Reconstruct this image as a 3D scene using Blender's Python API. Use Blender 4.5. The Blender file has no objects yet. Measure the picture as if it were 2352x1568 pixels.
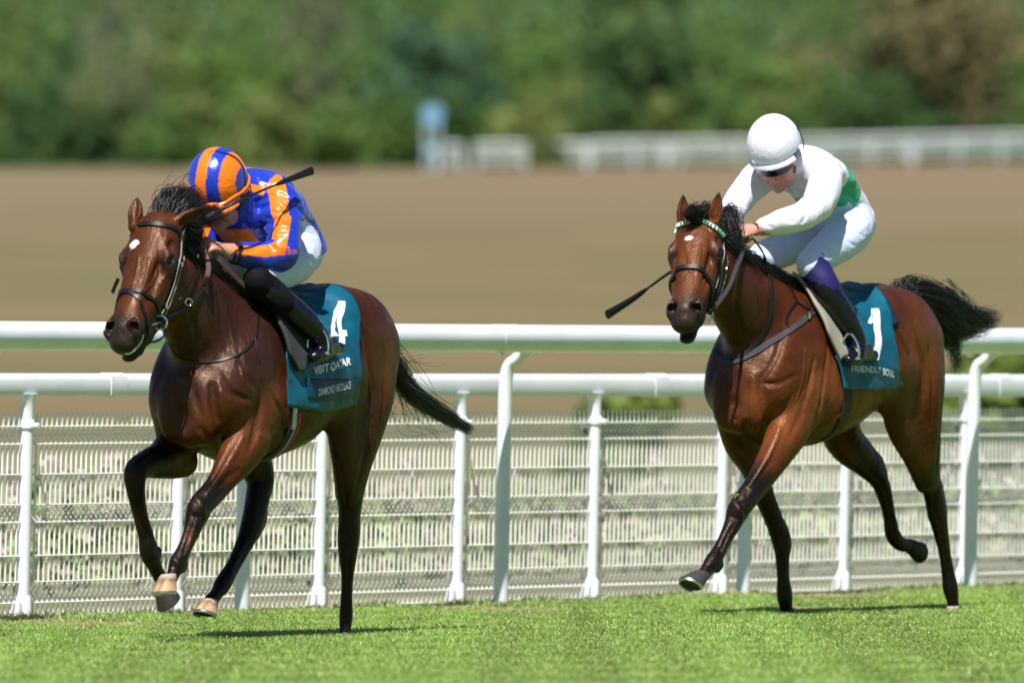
import bpy, bmesh, math, random, time
import numpy as np
import openvdb
from mathutils import Vector, Matrix
from mathutils.bvhtree import BVHTree
T0 = time.time()
random.seed(7); RNG = np.random.default_rng(7)
PI = math.pi
sc = bpy.context.scene
COL = sc.collection
VOX = 0.0052            # voxel of the horses' surface, metres
VOXJ = 0.004          # voxel of the riders' surface

# ------------------------------------------------------------------ camera, sky, sun, exposure
cam = bpy.data.cameras.new("camera"); camo = bpy.data.objects.new("camera", cam); COL.objects.link(camo)
cam.sensor_width = 36.0
cam.lens = 36.0 * 30600 / 2352
camo.location = (0, 0, 1.18)
camo.rotation_euler = (math.radians(90) + math.atan(71 / 30600.0), 0, 0)
cam.clip_start = 1.0; cam.clip_end = 4000
cam.dof.use_dof = True; cam.dof.focus_distance = 60.5; cam.dof.aperture_fstop = 4.2
sc.camera = camo
SUN_EL, SUN_AZ = math.radians(58), math.radians(-9)     # azimuth: from the camera's back towards the right
sdir = Vector((math.sin(SUN_AZ) * math.cos(SUN_EL), -math.cos(SUN_AZ) * math.cos(SUN_EL), math.sin(SUN_EL)))
w = bpy.data.worlds.new("World"); sc.world = w; w.use_nodes = True
nt = w.node_tree; bg = nt.nodes["Background"]
sky = nt.nodes.new("ShaderNodeTexSky"); sky.sky_type = 'NISHITA'; sky.sun_disc = False; sky.ozone_density = 5.0; sky.dust_density = 0.2
sky.sun_elevation = SUN_EL; sky.sun_rotation = PI - SUN_AZ
nt.links.new(sky.outputs[0], bg.inputs[0]); bg.inputs[1].default_value = 0.056
sl = bpy.data.lights.new("sun", 'SUN'); slo = bpy.data.objects.new("sun", sl); COL.objects.link(slo)
sl.energy = 5.0; sl.angle = math.radians(0.5); sl.color = (1.0, 0.975, 0.93)
slo.rotation_euler = sdir.to_track_quat('Z', 'Y').to_euler()
slo.location = (5, 40, 30)
sc.view_settings.view_transform = 'Standard'; sc.view_settings.look = 'None'
sc.view_settings.exposure = 0.5; sc.view_settings.gamma = 1.0
sc.render.engine = 'CYCLES'
sc.cycles.use_denoising = True
sc.cycles.max_bounces = 6

# ------------------------------------------------------------------ the photograph's geometry (pixels of a 2352 wide copy)
F, HC, Y0 = 30600.0, 1.18, 855.0
class Frame:
    """a horse's own axes: x forward, y to its left, z up; standing at (ox, oy), heading th degrees out of the image plane"""
    def __init__(s, ox, oy, th):
        s.ox, s.oy = ox, oy; s.c = math.cos(math.radians(th)); s.s = math.sin(math.radians(th)); s.rot = PI + math.radians(th)
    def q(s, px, py, w=0.):
        k = (px - 1176) / F
        t = (k * s.oy - k * w * s.c - s.ox - w * s.s) / (-s.c + k * s.s)
        D = s.oy - t * s.s - w * s.c
        return np.array((t, w, HC - (py - Y0) * D / F))
    def v(s, X, Y, Z):      # world direction -> own axes
        return np.array((-s.c * X - s.s * Y, s.s * X - s.c * Y, Z))
    def world(s, p):
        return Vector((s.ox - p[0] * s.c + p[1] * s.s, s.oy - p[0] * s.s - p[1] * s.c, p[2]))
def ground_at(px, py):
    D = F * HC / (py - Y0); return Vector(((px - 1176) * D / F, D, 0))
def at(px, py, D):
    return Vector(((px - 1176) * D / F, D, HC - (py - Y0) * D / F))
def crom(P, n):
    """Catmull-Rom through the rows of P, n steps a span"""
    P = np.array(P, float); out = []
    for i in range(len(P) - 1):
        p0 = P[max(i - 1, 0)]; p1 = P[i]; p2 = P[i + 1]; p3 = P[min(i + 2, len(P) - 1)]
        for j in range(n):
            u = j / n
            out.append(.5 * ((2 * p1) + (-p0 + p2) * u + (2 * p0 - 5 * p1 + 4 * p2 - p3) * u * u + (-p0 + 3 * p1 - 3 * p2 + p3) * u ** 3))
    out.append(P[-1]); return np.array(out)
def unit(v):
    v = np.array(v, float); return v / (np.linalg.norm(v) + 1e-12)

# ------------------------------------------------------------------ signed distance fields -> meshes
def vnoise(x, y, z, s=1.0, seed=0.0):
    a = np.sin(x * 9.1 * s + 1.7 * np.sin(y * 7.3 * s + seed) + seed) + np.sin(y * 8.3 * s + 1.9 * np.sin(z * 6.7 * s + seed * 2)) + np.sin(z * 9.7 * s + 1.5 * np.sin(x * 8.1 * s + seed * 3))
    return a / 3
class Field:
    def __init__(s, lo, hi, vox):
        s.lo = np.array(lo, np.float32); s.vox = vox
        s.n = np.ceil((np.array(hi) - s.lo) / vox).astype(int) + 1
        s.ax = [(s.lo[i] + vox * np.arange(s.n[i])).astype(np.float32) for i in range(3)]
        s.F = np.full(tuple(s.n), 0.3, np.float32)
    def win(s, lo, hi):
        a = np.clip(np.floor((np.array(lo) - s.lo) / s.vox).astype(int), 0, s.n); b = np.clip(np.ceil((np.array(hi) - s.lo) / s.vox).astype(int) + 1, 0, s.n)
        sl_ = tuple(slice(a[i], b[i]) for i in range(3))
        return sl_, s.ax[0][sl_[0]][:, None, None], s.ax[1][sl_[1]][None, :, None], s.ax[2][sl_[2]][None, None, :]
    def mix(s, sl_, d, k, sub=False):
        f = s.F[sl_]
        if f.size == 0: return
        if sub:
            d = -d
            h = np.maximum(k - np.abs(f - d), 0) / k if k > 0 else 0
            s.F[sl_] = np.maximum(f, d) + h * h * k * .25
        else:
            h = np.maximum(k - np.abs(f - d), 0) / k if k > 0 else 0
            s.F[sl_] = np.minimum(f, d) - h * h * k * .25
    def seg(s, X, Y, Z, a, b, ra, rb, U):
        ab = b - a; L2 = float(ab @ ab) + 1e-12; ax_ = ab / math.sqrt(L2)
        u = U - (U @ ax_) * ax_; u = u / (np.linalg.norm(u) + 1e-9); v = np.cross(ax_, u)
        dx, dy, dz = X - np.float32(a[0]), Y - np.float32(a[1]), Z - np.float32(a[2])
        h = np.clip((dx * ab[0] + dy * ab[1] + dz * ab[2]) / L2, 0, 1).astype(np.float32)
        dx = dx - h * ab[0]; dy = dy - h * ab[1]; dz = dz - h * ab[2]
        ru = ra[0] + (rb[0] - ra[0]) * h; rv = ra[1] + (rb[1] - ra[1]) * h
        qa = dx * ax_[0] + dy * ax_[1] + dz * ax_[2]
        qu = dx * u[0] + dy * u[1] + dz * u[2]; qv = dx * v[0] + dy * v[1] + dz * v[2]
        rm = (ru + rv) * .5
        k0 = np.sqrt((qu / ru) ** 2 + (qv / rv) ** 2 + (qa / rm) ** 2)
        k1 = np.sqrt((qu / ru ** 2) ** 2 + (qv / rv ** 2) ** 2 + (qa / rm ** 2) ** 2) + 1e-6
        return (k0 * (k0 - 1) / k1).astype(np.float32)
    def chain(s, nodes, k=.03, U=(0, 1, 0), n=4, sub=False, disp=None):
        """nodes: rows (x, y, z, r) or (x, y, z, ru, rv); ru is measured along U"""
        N = [list(a) + ([a[3]] if len(a) == 4 else []) for a in nodes]
        P = crom(N, n); P[:, 3:] = np.maximum(P[:, 3:], .002); U = unit(U)
        R = P[:, 3:5].max() + k + .02
        lo = P[:, :3].min(0) - R; hi = P[:, :3].max(0) + R
        sl_, X, Y, Z = s.win(lo, hi)
        D = np.full(s.F[sl_].shape, .3, np.float32)
        if D.size == 0: return
        base = [q.start for q in sl_]
        for i in range(len(P) - 1):
            a, b = P[i], P[i + 1]; r = max(a[3:5].max(), b[3:5].max()) + k + .02
            w_, x, y, z = s.win(np.minimum(a[:3], b[:3]) - r, np.maximum(a[:3], b[:3]) + r)
            loc = tuple(slice(max(w_[j].start - base[j], 0), max(w_[j].stop - base[j], 0)) for j in range(3))
            d = s.seg(x, y, z, a[:3], b[:3], a[3:5], b[3:5], U)
            if d.size: D[loc] = np.minimum(D[loc], d)
        if disp is not None: D = D + disp(X, Y, Z)
        s.mix(sl_, D, k, sub)
    def ell(s, c, r, R=None, k=.03, sub=False, disp=None):
        c = np.array(c, float); r = np.array([r] * 3 if np.isscalar(r) else r, float); M = np.eye(3) if R is None else np.array(R, float)
        e = r.max() + k + .01
        sl_, X, Y, Z = s.win(c - e, c + e)
        if s.F[sl_].size == 0: return
        dx, dy, dz = X - c[0], Y - c[1], Z - c[2]
        q = [(dx * M[i][0] + dy * M[i][1] + dz * M[i][2]) for i in range(3)]
        k0 = np.sqrt(sum((q[i] / r[i]) ** 2 for i in range(3)))
        k1 = np.sqrt(sum((q[i] / r[i] ** 2) ** 2 for i in range(3))) + 1e-6
        d = (k0 * (k0 - 1) / k1).astype(np.float32)
        if disp is not None: d = d + disp(X, Y, Z)
        s.mix(sl_, d, k, sub)
    def hit(s, fr, px, py):
        """where the sight line through pixel (px, py) meets the surface, and the outward normal there"""
        c0 = fr.v(-fr.ox, -fr.oy, HC); d = unit(fr.q(px, py, 0) - c0); L0 = np.linalg.norm(fr.q(px, py, 0) - c0)
        for i in range(1, 700):
            p = c0 + d * (L0 - 2.0 + i * .006); k = ((p - s.lo) / s.vox).astype(int)
            if (k < 1).any() or (k >= s.n - 1).any(): continue
            if s.F[tuple(k)] < 0:
                g = np.array([s.F[k[0] + 1, k[1], k[2]] - s.F[k[0] - 1, k[1], k[2]], s.F[k[0], k[1] + 1, k[2]] - s.F[k[0], k[1] - 1, k[2]], s.F[k[0], k[1], k[2] + 1] - s.F[k[0], k[1], k[2] - 1]])
                return p, unit(g)
        return None
    def line(s, fr, pts, r, k, off, sub):
        """a groove (sub) or a raised cord along the surface under the pixels pts"""
        H = [s.hit(fr, *p) for p in pts]; H = [h for h in H if h is not None]
        if len(H) < 2: return
        N = [(*(p + n * off), r * (.45 if i in (0, len(H) - 1) else 1), r * (.45 if i in (0, len(H) - 1) else 1)) for i, (p, n) in enumerate(H)]
        s.chain(N, k, (0, 1, 0), 5, sub)
    def smooth(s, n=1):
        for _ in range(n):
            for a in range(3):
                G = s.F.copy(); m = [slice(None)] * 3; lo = list(m); hi = list(m); m[a] = slice(1, -1); lo[a] = slice(0, -2); hi[a] = slice(2, None)
                s.F[tuple(m)] = .5 * G[tuple(m)] + .25 * (G[tuple(lo)] + G[tuple(hi)])
    def mesh(s):
        b = 3 * s.vox
        A = np.clip(s.F, -b, b).astype(np.float32)
        g = openvdb.FloatGrid(b); g.copyFromArray(A)
        V, Q = g.convertToQuads(0.0)
        V = np.array(V, np.float32) * s.vox + s.lo; Q = np.array(Q, np.int64)
        # keep the largest connected piece only
        par = np.arange(len(V))
        for _ in range(600):
            m = par[Q].min(1); new = par.copy()
            for j in range(4): np.minimum.at(new, Q[:, j], m)
            new = new[new]
            for _ in range(4): new = new[new]
            if (new == par).all(): break
            par = new
        ids, cnt = np.unique(par, return_counts=True); big = ids[cnt > .02 * len(V)]
        keep = np.isin(par, big); idx = np.cumsum(keep) - 1
        Q = Q[keep[Q[:, 0]]]
        V = V[keep]; Q = idx[Q]
        # faces turned outwards: the field grows along the normal
        m = V[Q].mean(1); n = np.cross(V[Q[:, 1]] - V[Q[:, 0]], V[Q[:, 2]] - V[Q[:, 0]]); vol = (m * n).sum()
        return V, (Q if vol > 0 else Q[:, ::-1])

# ------------------------------------------------------------------ object helpers
def tag(o, label=None, cat=None, group=None, kind=None):
    if label: o["label"] = label
    if cat: o["category"] = cat
    if group: o["group"] = group
    if kind: o["kind"] = kind
    return o
def empty(name, loc=(0, 0, 0), rz=0.):
    o = bpy.data.objects.new(name, None); COL.objects.link(o); o.location = loc; o.rotation_euler = (0, 0, rz); o.empty_display_size = .2
    return o
def npmesh(name, V, Fc, mat, parent=None, smooth=True, attrs=None, off=None):
    V = np.asarray(V, np.float32)
    if off is not None: V = V - np.array(off, np.float32)
    me = bpy.data.meshes.new(name)
    Fc = np.asarray(Fc); k = Fc.shape[1]
    me.vertices.add(len(V)); me.vertices.foreach_set("co", V.ravel())
    me.loops.add(Fc.size); me.loops.foreach_set("vertex_index", Fc.ravel().astype(np.int32))
    me.polygons.add(len(Fc)); me.polygons.foreach_set("loop_start", np.arange(0, Fc.size, k, dtype=np.int32))
    try: me.polygons.foreach_set("loop_total", np.full(len(Fc), k, np.int32))
    except Exception: pass
    if smooth: me.polygons.foreach_set("use_smooth", np.ones(len(Fc), bool))
    for nm, A in (attrs or {}).items():
        A = np.asarray(A, np.float32)
        if A.ndim == 2:
            if A.shape[1] == 3: A = np.concatenate([A, np.ones((len(A), 1), np.float32)], 1)
            at_ = me.attributes.new(nm, 'FLOAT_COLOR', 'POINT'); at_.data.foreach_set("color", A.ravel())
        else:
            at_ = me.attributes.new(nm, 'FLOAT', 'POINT'); at_.data.foreach_set("value", A)
    me.update(); me.validate()
    if mat: me.materials.append(mat)
    o = bpy.data.objects.new(name, me); COL.objects.link(o)
    if parent: o.parent = parent
    return o
class MB:
    """collects shapes, then links them as one mesh"""
    def __init__(s): s.V = []; s.F = []; s.A = []
    def add(s, V, Fc, val=0.):
        n = len(s.V); s.V += [tuple(map(float, v)) for v in V]; s.F += [tuple(int(i) + n for i in f) for f in Fc]; s.A += [val] * len(V)
    def box(s, c, size, R=None, val=0.):
        c = np.array(c, float); h = np.array(size, float) / 2; M = np.eye(3) if R is None else np.array(R, float)
        V = [c + M.T @ (h * np.array((i, j, k_))) for i in (-1, 1) for j in (-1, 1) for k_ in (-1, 1)]
        s.add(V, [(0, 1, 3, 2), (4, 6, 7, 5), (0, 4, 5, 1), (2, 3, 7, 6), (0, 2, 6, 4), (1, 5, 7, 3)], val)
    def tube(s, P, r, n=10, caps=True, flat=None, U=None, val=0.):
        """P: points; r: radius or list; flat: (a, b) factors on the two axes of the section, U the first one's direction"""
        P = np.array(P, float); m = len(P); r = np.full(m, r) if np.isscalar(r) else np.array(r, float)
        T = np.gradient(P, axis=0); T /= np.linalg.norm(T, axis=1)[:, None] + 1e-12
        fa, fb = flat or (1, 1)
        u = np.array(U if U is not None else ((0, 0, 1) if abs(T[0][2]) < .9 else (1, 0, 0)), float); V = []
        for i in range(m):
            uu = u - (u @ T[i]) * T[i]; uu /= np.linalg.norm(uu) + 1e-12; vv = np.cross(T[i], uu)
            if U is None: u = uu
            for j in range(n):
                a = 2 * PI * j / n; V.append(P[i] + r[i] * (fa * math.cos(a) * uu + fb * math.sin(a) * vv))
        Fc = [(i * n + j, i * n + (j + 1) % n, (i + 1) * n + (j + 1) % n, (i + 1) * n + j) for i in range(m - 1) for j in range(n)]
        if caps: Fc += [tuple(range(n))[::-1], tuple((m - 1) * n + j for j in range(n))]
        s.add(V, Fc, val)
    def sphere(s, c, r, R=None, nu=16, nv=10, val=0.):
        c = np.array(c, float); r = np.array([r] * 3 if np.isscalar(r) else r, float); M = np.eye(3) if R is None else np.array(R, float)
        V = [c + M.T @ (r * (0, 0, 1))]
        for i in range(1, nv):
            p = PI * i / nv
            for j in range(nu):
                a = 2 * PI * j / nu; V.append(c + M.T @ (r * np.array((math.sin(p) * math.cos(a), math.sin(p) * math.sin(a), math.cos(p)))))
        V.append(c + M.T @ (r * (0, 0, -1)))
        Fc = [(0, 1 + j, 1 + (j + 1) % nu) for j in range(nu)]
        for i in range(nv - 2): Fc += [(1 + i * nu + j, 1 + (i + 1) * nu + j, 1 + (i + 1) * nu + (j + 1) % nu, 1 + i * nu + (j + 1) % nu) for j in range(nu)]
        b = 1 + (nv - 2) * nu; Fc += [(b + j, len(V) - 1, b + (j + 1) % nu) for j in range(nu)]
        s.add(V, Fc, val)
    def rings(s, rings, caps=True, closed=True, val=0.):
        n = len(rings[0]); V = [p for r in rings for p in r]; m = len(rings)
        Fc = [(i * n + j, i * n + (j + 1) % n, (i + 1) * n + (j + 1) % n, (i + 1) * n + j) for i in range(m - 1) for j in range(n if closed else n - 1)]
        if caps: Fc += [tuple(range(n))[::-1], tuple((m - 1) * n + j for j in range(n))]
        s.add(V, Fc, val)
    def build(s, name, mat, parent=None, smooth=True, off=None, bevel=0, sharp=40, attr=False):
        V = np.array(s.V, float)
        if off is not None: V = V - np.array(off)
        me = bpy.data.meshes.new(name); me.from_pydata(V.tolist(), [], s.F); me.update()
        if attr: a_ = me.attributes.new("val", 'FLOAT', 'POINT'); a_.data.foreach_set("value", np.array(s.A, np.float32))
        bm = bmesh.new(); bm.from_mesh(me); bmesh.ops.recalc_face_normals(bm, faces=bm.faces)
        if bevel: bmesh.ops.bevel(bm, geom=[e for e in bm.edges if len(e.link_faces) == 2 and e.calc_face_angle(0) > math.radians(sharp)], offset=bevel, segments=2, affect='EDGES', profile=.7)
        for f in bm.faces: f.smooth = smooth
        if smooth:
            for e in bm.edges:
                if len(e.link_faces) == 2 and e.calc_face_angle(0) > math.radians(sharp): e.smooth = False
        bm.to_mesh(me); bm.free()
        if mat: me.materials.append(mat)
        o = bpy.data.objects.new(name, me); COL.objects.link(o)
        if parent: o.parent = parent
        return o
def bvh_of(V, Fc): return BVHTree.FromPolygons([tuple(v) for v in V.tolist()], [tuple(f) for f in Fc.tolist()])
def strap(mb, bvh, P, width, thick=.004, off=.003, n=6, snap=.06, N=None):
    """a flat strip laid along the points P, pressed onto the surface where it is nearer than snap"""
    C = crom(P, n); pts = []; nor = []
    for p in C:
        hit = bvh.find_nearest(Vector(p)) if bvh else None
        if hit and hit[0] is not None and hit[3] < snap:
            pts.append(np.array(hit[0] + hit[1] * off)); nor.append(np.array(hit[1]))
        else: pts.append(np.array(p)); nor.append(None if N is None else np.array(N, float))
    last = next((x for x in nor if x is not None), np.array((1., 0, 0)))
    for i in range(len(nor)):
        if nor[i] is None: nor[i] = last
        last = nor[i]
    pts = np.array(pts); nor = np.array(nor)
    for _ in range(2):
        pts[1:-1] = .5 * pts[1:-1] + .25 * (pts[:-2] + pts[2:]); nor[1:-1] = .5 * nor[1:-1] + .25 * (nor[:-2] + nor[2:])
    T = np.gradient(pts, axis=0); R = []
    for p, t, m in zip(pts, T, nor):
        t = unit(t); s_ = unit(np.cross(t, m)); m = unit(np.cross(s_, t)); h = width / 2
        R.append([p - s_ * h, p - s_ * h * .92 + m * thick, p + s_ * h * .92 + m * thick, p + s_ * h])
    mb.rings(R)
def hairs(strands, r0=.0012, r1=.0003):
    """list of polylines -> thin three-sided tapering strands"""
    V = []; Fc = []
    for P in strands:
        P = np.array(P, float); m = len(P); T = np.gradient(P, axis=0); T /= np.linalg.norm(T, axis=1)[:, None] + 1e-9
        u = np.cross(T, np.array((.3, .5, .81))); u /= np.linalg.norm(u, axis=1)[:, None] + 1e-9; v = np.cross(T, u)
        q = np.linspace(0, 1, m); r = (r0 * (1 - q ** 2) + r1)[:, None]; b = len(V)
        for j in range(3):
            pass
        ring = np.stack([P + r * (math.cos(a) * u + math.sin(a) * v) for a in (0, 2.094, 4.189)], 1)
        V += ring.reshape(-1, 3).tolist()
        for i in range(m - 1):
            for j in range(3): Fc.append((b + i * 3 + j, b + i * 3 + (j + 1) % 3, b + (i + 1) * 3 + (j + 1) % 3, b + (i + 1) * 3 + j))
    return np.array(V), np.array(Fc)

# ------------------------------------------------------------------ materials
def lin(r, g, b):
    f = lambda c: (c / 255 / 12.92) if c / 255 <= .04045 else ((c / 255 + .055) / 1.055) ** 2.4
    return (f(r), f(g), f(b), 1)
def mat(name, col=(.5, .5, .5, 1), rough=.5, metal=0., spec=.5, attr=None, var=0., vscale=5., bump=0., bscale=40., coat=0., sheen=0., trans=0., bdist=.01, sheenc=None, coords='Object', detail=4):
    m = bpy.data.materials.new(name); m.use_nodes = True; t = m.node_tree; b = t.nodes["Principled BSDF"]; L = t.links.new
    if len(col) == 3: col = (*col, 1)
    b.inputs["Base Color"].default_value = col; b.inputs["Roughness"].default_value = rough; b.inputs["Metallic"].default_value = metal
    b.inputs["Specular IOR Level"].default_value = spec; b.inputs["Coat Weight"].default_value = coat; b.inputs["Coat Roughness"].default_value = .12
    b.inputs["Sheen Weight"].default_value = sheen
    if trans: b.inputs["Transmission Weight"].default_value = trans
    tc = t.nodes.new("ShaderNodeTexCoord"); src = None
    if attr:
        a = t.nodes.new("ShaderNodeAttribute"); a.attribute_name = attr; src = a.outputs["Color"]
    if var:
        n = t.nodes.new("ShaderNodeTexNoise"); n.inputs["Scale"].default_value = vscale; n.inputs["Detail"].default_value = detail; L(tc.outputs[coords], n.inputs["Vector"])
        r = t.nodes.new("ShaderNodeMapRange"); r.inputs[1].default_value = .3; r.inputs[2].default_value = .7; r.inputs[3].default_value = 1 - var; r.inputs[4].default_value = 1 + var; L(n.outputs["Fac"], r.inputs[0])
        mx = t.nodes.new("ShaderNodeMix"); mx.data_type = 'RGBA'; mx.blend_type = 'MULTIPLY'; mx.inputs[0].default_value = 1
        if src: L(src, mx.inputs[6])
        else: mx.inputs[6].default_value = col
        L(r.outputs[0], mx.inputs[7]); src = mx.outputs[2]
    if src: L(src, b.inputs["Base Color"])
    if bump:
        n = t.nodes.new("ShaderNodeTexNoise"); n.inputs["Scale"].default_value = bscale; n.inputs["Detail"].default_value = 6; L(tc.outputs[coords], n.inputs["Vector"])
        bp = t.nodes.new("ShaderNodeBump"); bp.inputs["Strength"].default_value = bump; bp.inputs["Distance"].default_value = bdist; L(n.outputs["Fac"], bp.inputs["Height"]); L(bp.outputs[0], b.inputs["Normal"])
    return m
M = {}
M['white_paint'] = mat('white_paint', (.79, .80, .84), .32, var=.04, vscale=3)
M['white_plastic'] = mat('white_plastic', (.79, .80, .84), .34, var=.07, vscale=3, detail=8)
M['wire'] = mat('wire_coating', (.84, .83, .77), .4)
M['leather'] = mat('black_leather', (.006, .006, .007), .42, spec=.4, bump=.2, bscale=300, bdist=.001)
M['brown_rein'] = mat('rubber_rein', (.10, .055, .045), .6, bump=.9, bscale=420, bdist=.002)
M['steel'] = mat('steel', (.75, .75, .73), .16, metal=1)
M['shoe'] = mat('worn_aluminium', (.55, .55, .53), .35, metal=1)
M['black'] = mat('black_cloth', (.006, .006, .007), .7)
M['hair'] = mat('black_hair', (.006, .005, .005), .42, spec=.6)
M['eye'] = mat('eye', (.006, .003, .002), .06, spec=.5)

# ================================================================== SETTING: ground, field, grass
def terr(Y, X=0.):
    return np.where(Y < 240, 0., 11.80 * np.clip((Y - 240) / 460., 0, None) ** 1.25)
ys = np.concatenate([np.linspace(-60, 240, 31), np.linspace(260, 700, 45), np.linspace(730, 2600, 30)])
xs = np.linspace(-900, 900, 61)
G = np.array([[x, y, 0.] for y in ys for x in xs])
hz = np.where(G[:, 1] < 240, 0, np.where(G[:, 1] <= 700, 11.80 * (np.clip(G[:, 1] - 240, 0, 460) / 460.) ** 1.25, 11.80 + np.minimum(G[:, 1] - 700, 20) * .02 + np.clip(G[:, 1] - 720, 0, None) * .06))
hz = hz + np.clip(G[:, 0] - 12, 0, 60) * .022 * np.clip((G[:, 1] - 500) / 200, 0, 1)
G[:, 2] = hz
nx = len(xs); Fg = np.array([(j * nx + i, j * nx + i + 1, (j + 1) * nx + i + 1, (j + 1) * nx + i) for j in range(len(ys) - 1) for i in range(nx - 1)])
def ground_mat():
    m = bpy.data.materials.new("ground_cover"); m.use_nodes = True; t = m.node_tree; L = t.links.new; b = t.nodes["Principled BSDF"]; N = t.nodes.new
    b.inputs["Roughness"].default_value = .9; b.inputs["Specular IOR Level"].default_value = .1
    tc = N("ShaderNodeTexCoord"); sep = N("ShaderNodeSeparateXYZ"); L(tc.outputs["Object"], sep.inputs[0])
    def noise(scale, det=4, vec=None):
        n = N("ShaderNodeTexNoise"); n.inputs["Scale"].default_value = scale; n.inputs["Detail"].default_value = det; L(vec or tc.outputs["Object"], n.inputs["Vector"]); return n.outputs["Fac"]
    def ramp(x, a, b_):
        r = N("ShaderNodeMapRange"); r.interpolation_type = 'SMOOTHSTEP'; r.inputs[1].default_value = a; r.inputs[2].default_value = b_; L(x, r.inputs[0]); return r.outputs[0]
    def mix(f, a, b_):
        x = N("ShaderNodeMix"); x.data_type = 'RGBA'
        L(f, x.inputs[0])
        for k_, v in ((6, a), (7, b_)):
            if isinstance(v, tuple): x.inputs[k_].default_value = v
            else: L(v, x.inputs[k_])
        return x.outputs[2]
    turf = mix(ramp(noise(.9), .35, .65), (.10, .18, .02, 1), (.15, .21, .035, 1))
    soil = (.26, .19, .10, 1)
    field = mix(ramp(noise(.05, 9), .42, .58), (.176, .131, .066, 1), (.142, .120, .054, 1))
    # dry paler far part, greener wash across the middle
    far = ramp(sep.outputs[1], 480, 690)
    field = mix(far, field, (.188, .137, .084, 1))
    field = mix(ramp(sep.outputs[1], 700, 704), field, (.06, .095, .035, 1))
    mead = mix(ramp(noise(.5, 5), .42, .62), (.19, .19, .095, 1), (.25, .22, .135, 1))
    y2 = N("ShaderNodeMath"); y2.operation = 'MULTIPLY_ADD'; L(noise(.05), y2.inputs[0]); y2.inputs[1].default_value = 90; L(sep.outputs[1], y2.inputs[2])
    c = mix(ramp(y2.outputs[0], 170, 330), mead, field)
    # the turf ends at the rail: distance from the rail's line
    d = N("ShaderNodeVectorMath"); d.operation = 'DOT_PRODUCT'; L(tc.outputs["Object"], d.inputs[0]); d.inputs[1].default_value = (RN[0], RN[1], 0)
    e = N("ShaderNodeMath"); e.operation = 'SUBTRACT'; L(d.outputs["Value"], e.inputs[0]); e.inputs[1].default_value = RD
    f2 = N("ShaderNodeMath"); f2.operation = 'MULTIPLY_ADD'; L(noise(2.5), f2.inputs[0]); f2.inputs[1].default_value = .5; L(e.outputs[0], f2.inputs[2])
    near = mix(ramp(f2.outputs[0], -.05, .25), soil, turf)
    c = mix(ramp(e.outputs[0], -.35, -.15), c, near)
    L(c, b.inputs["Base Color"]); return m
# the rail's line through the feet of its posts: along RA, its normal RN points to the track (towards the camera)
pA, pB = ground_at(0, 1428.5), ground_at(2352, 1351.5)
RA = np.array((pB - pA).normalized()); RN = np.array((RA[1], -RA[0], 0.)); RD = float(RN @ np.array(pA))
tag(npmesh("ground", G, Fg, ground_mat()), kind="structure")
def rail_pt(px, off=0.):
    """the point of the rail's line seen at px, moved off metres towards the track"""
    P0 = np.array(pA) + RN * off; k = (px - 1176) / F
    u = (k * P0[1] - P0[0]) / (RA[0] - k * RA[1]); return P0 + RA * u
def rail_h(px, py, off=0.):
    p = rail_pt(px, off); return HC - (py - Y0) * p[1] / F
RS = unit(np.array((RA[0], RA[1], 0)))

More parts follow.
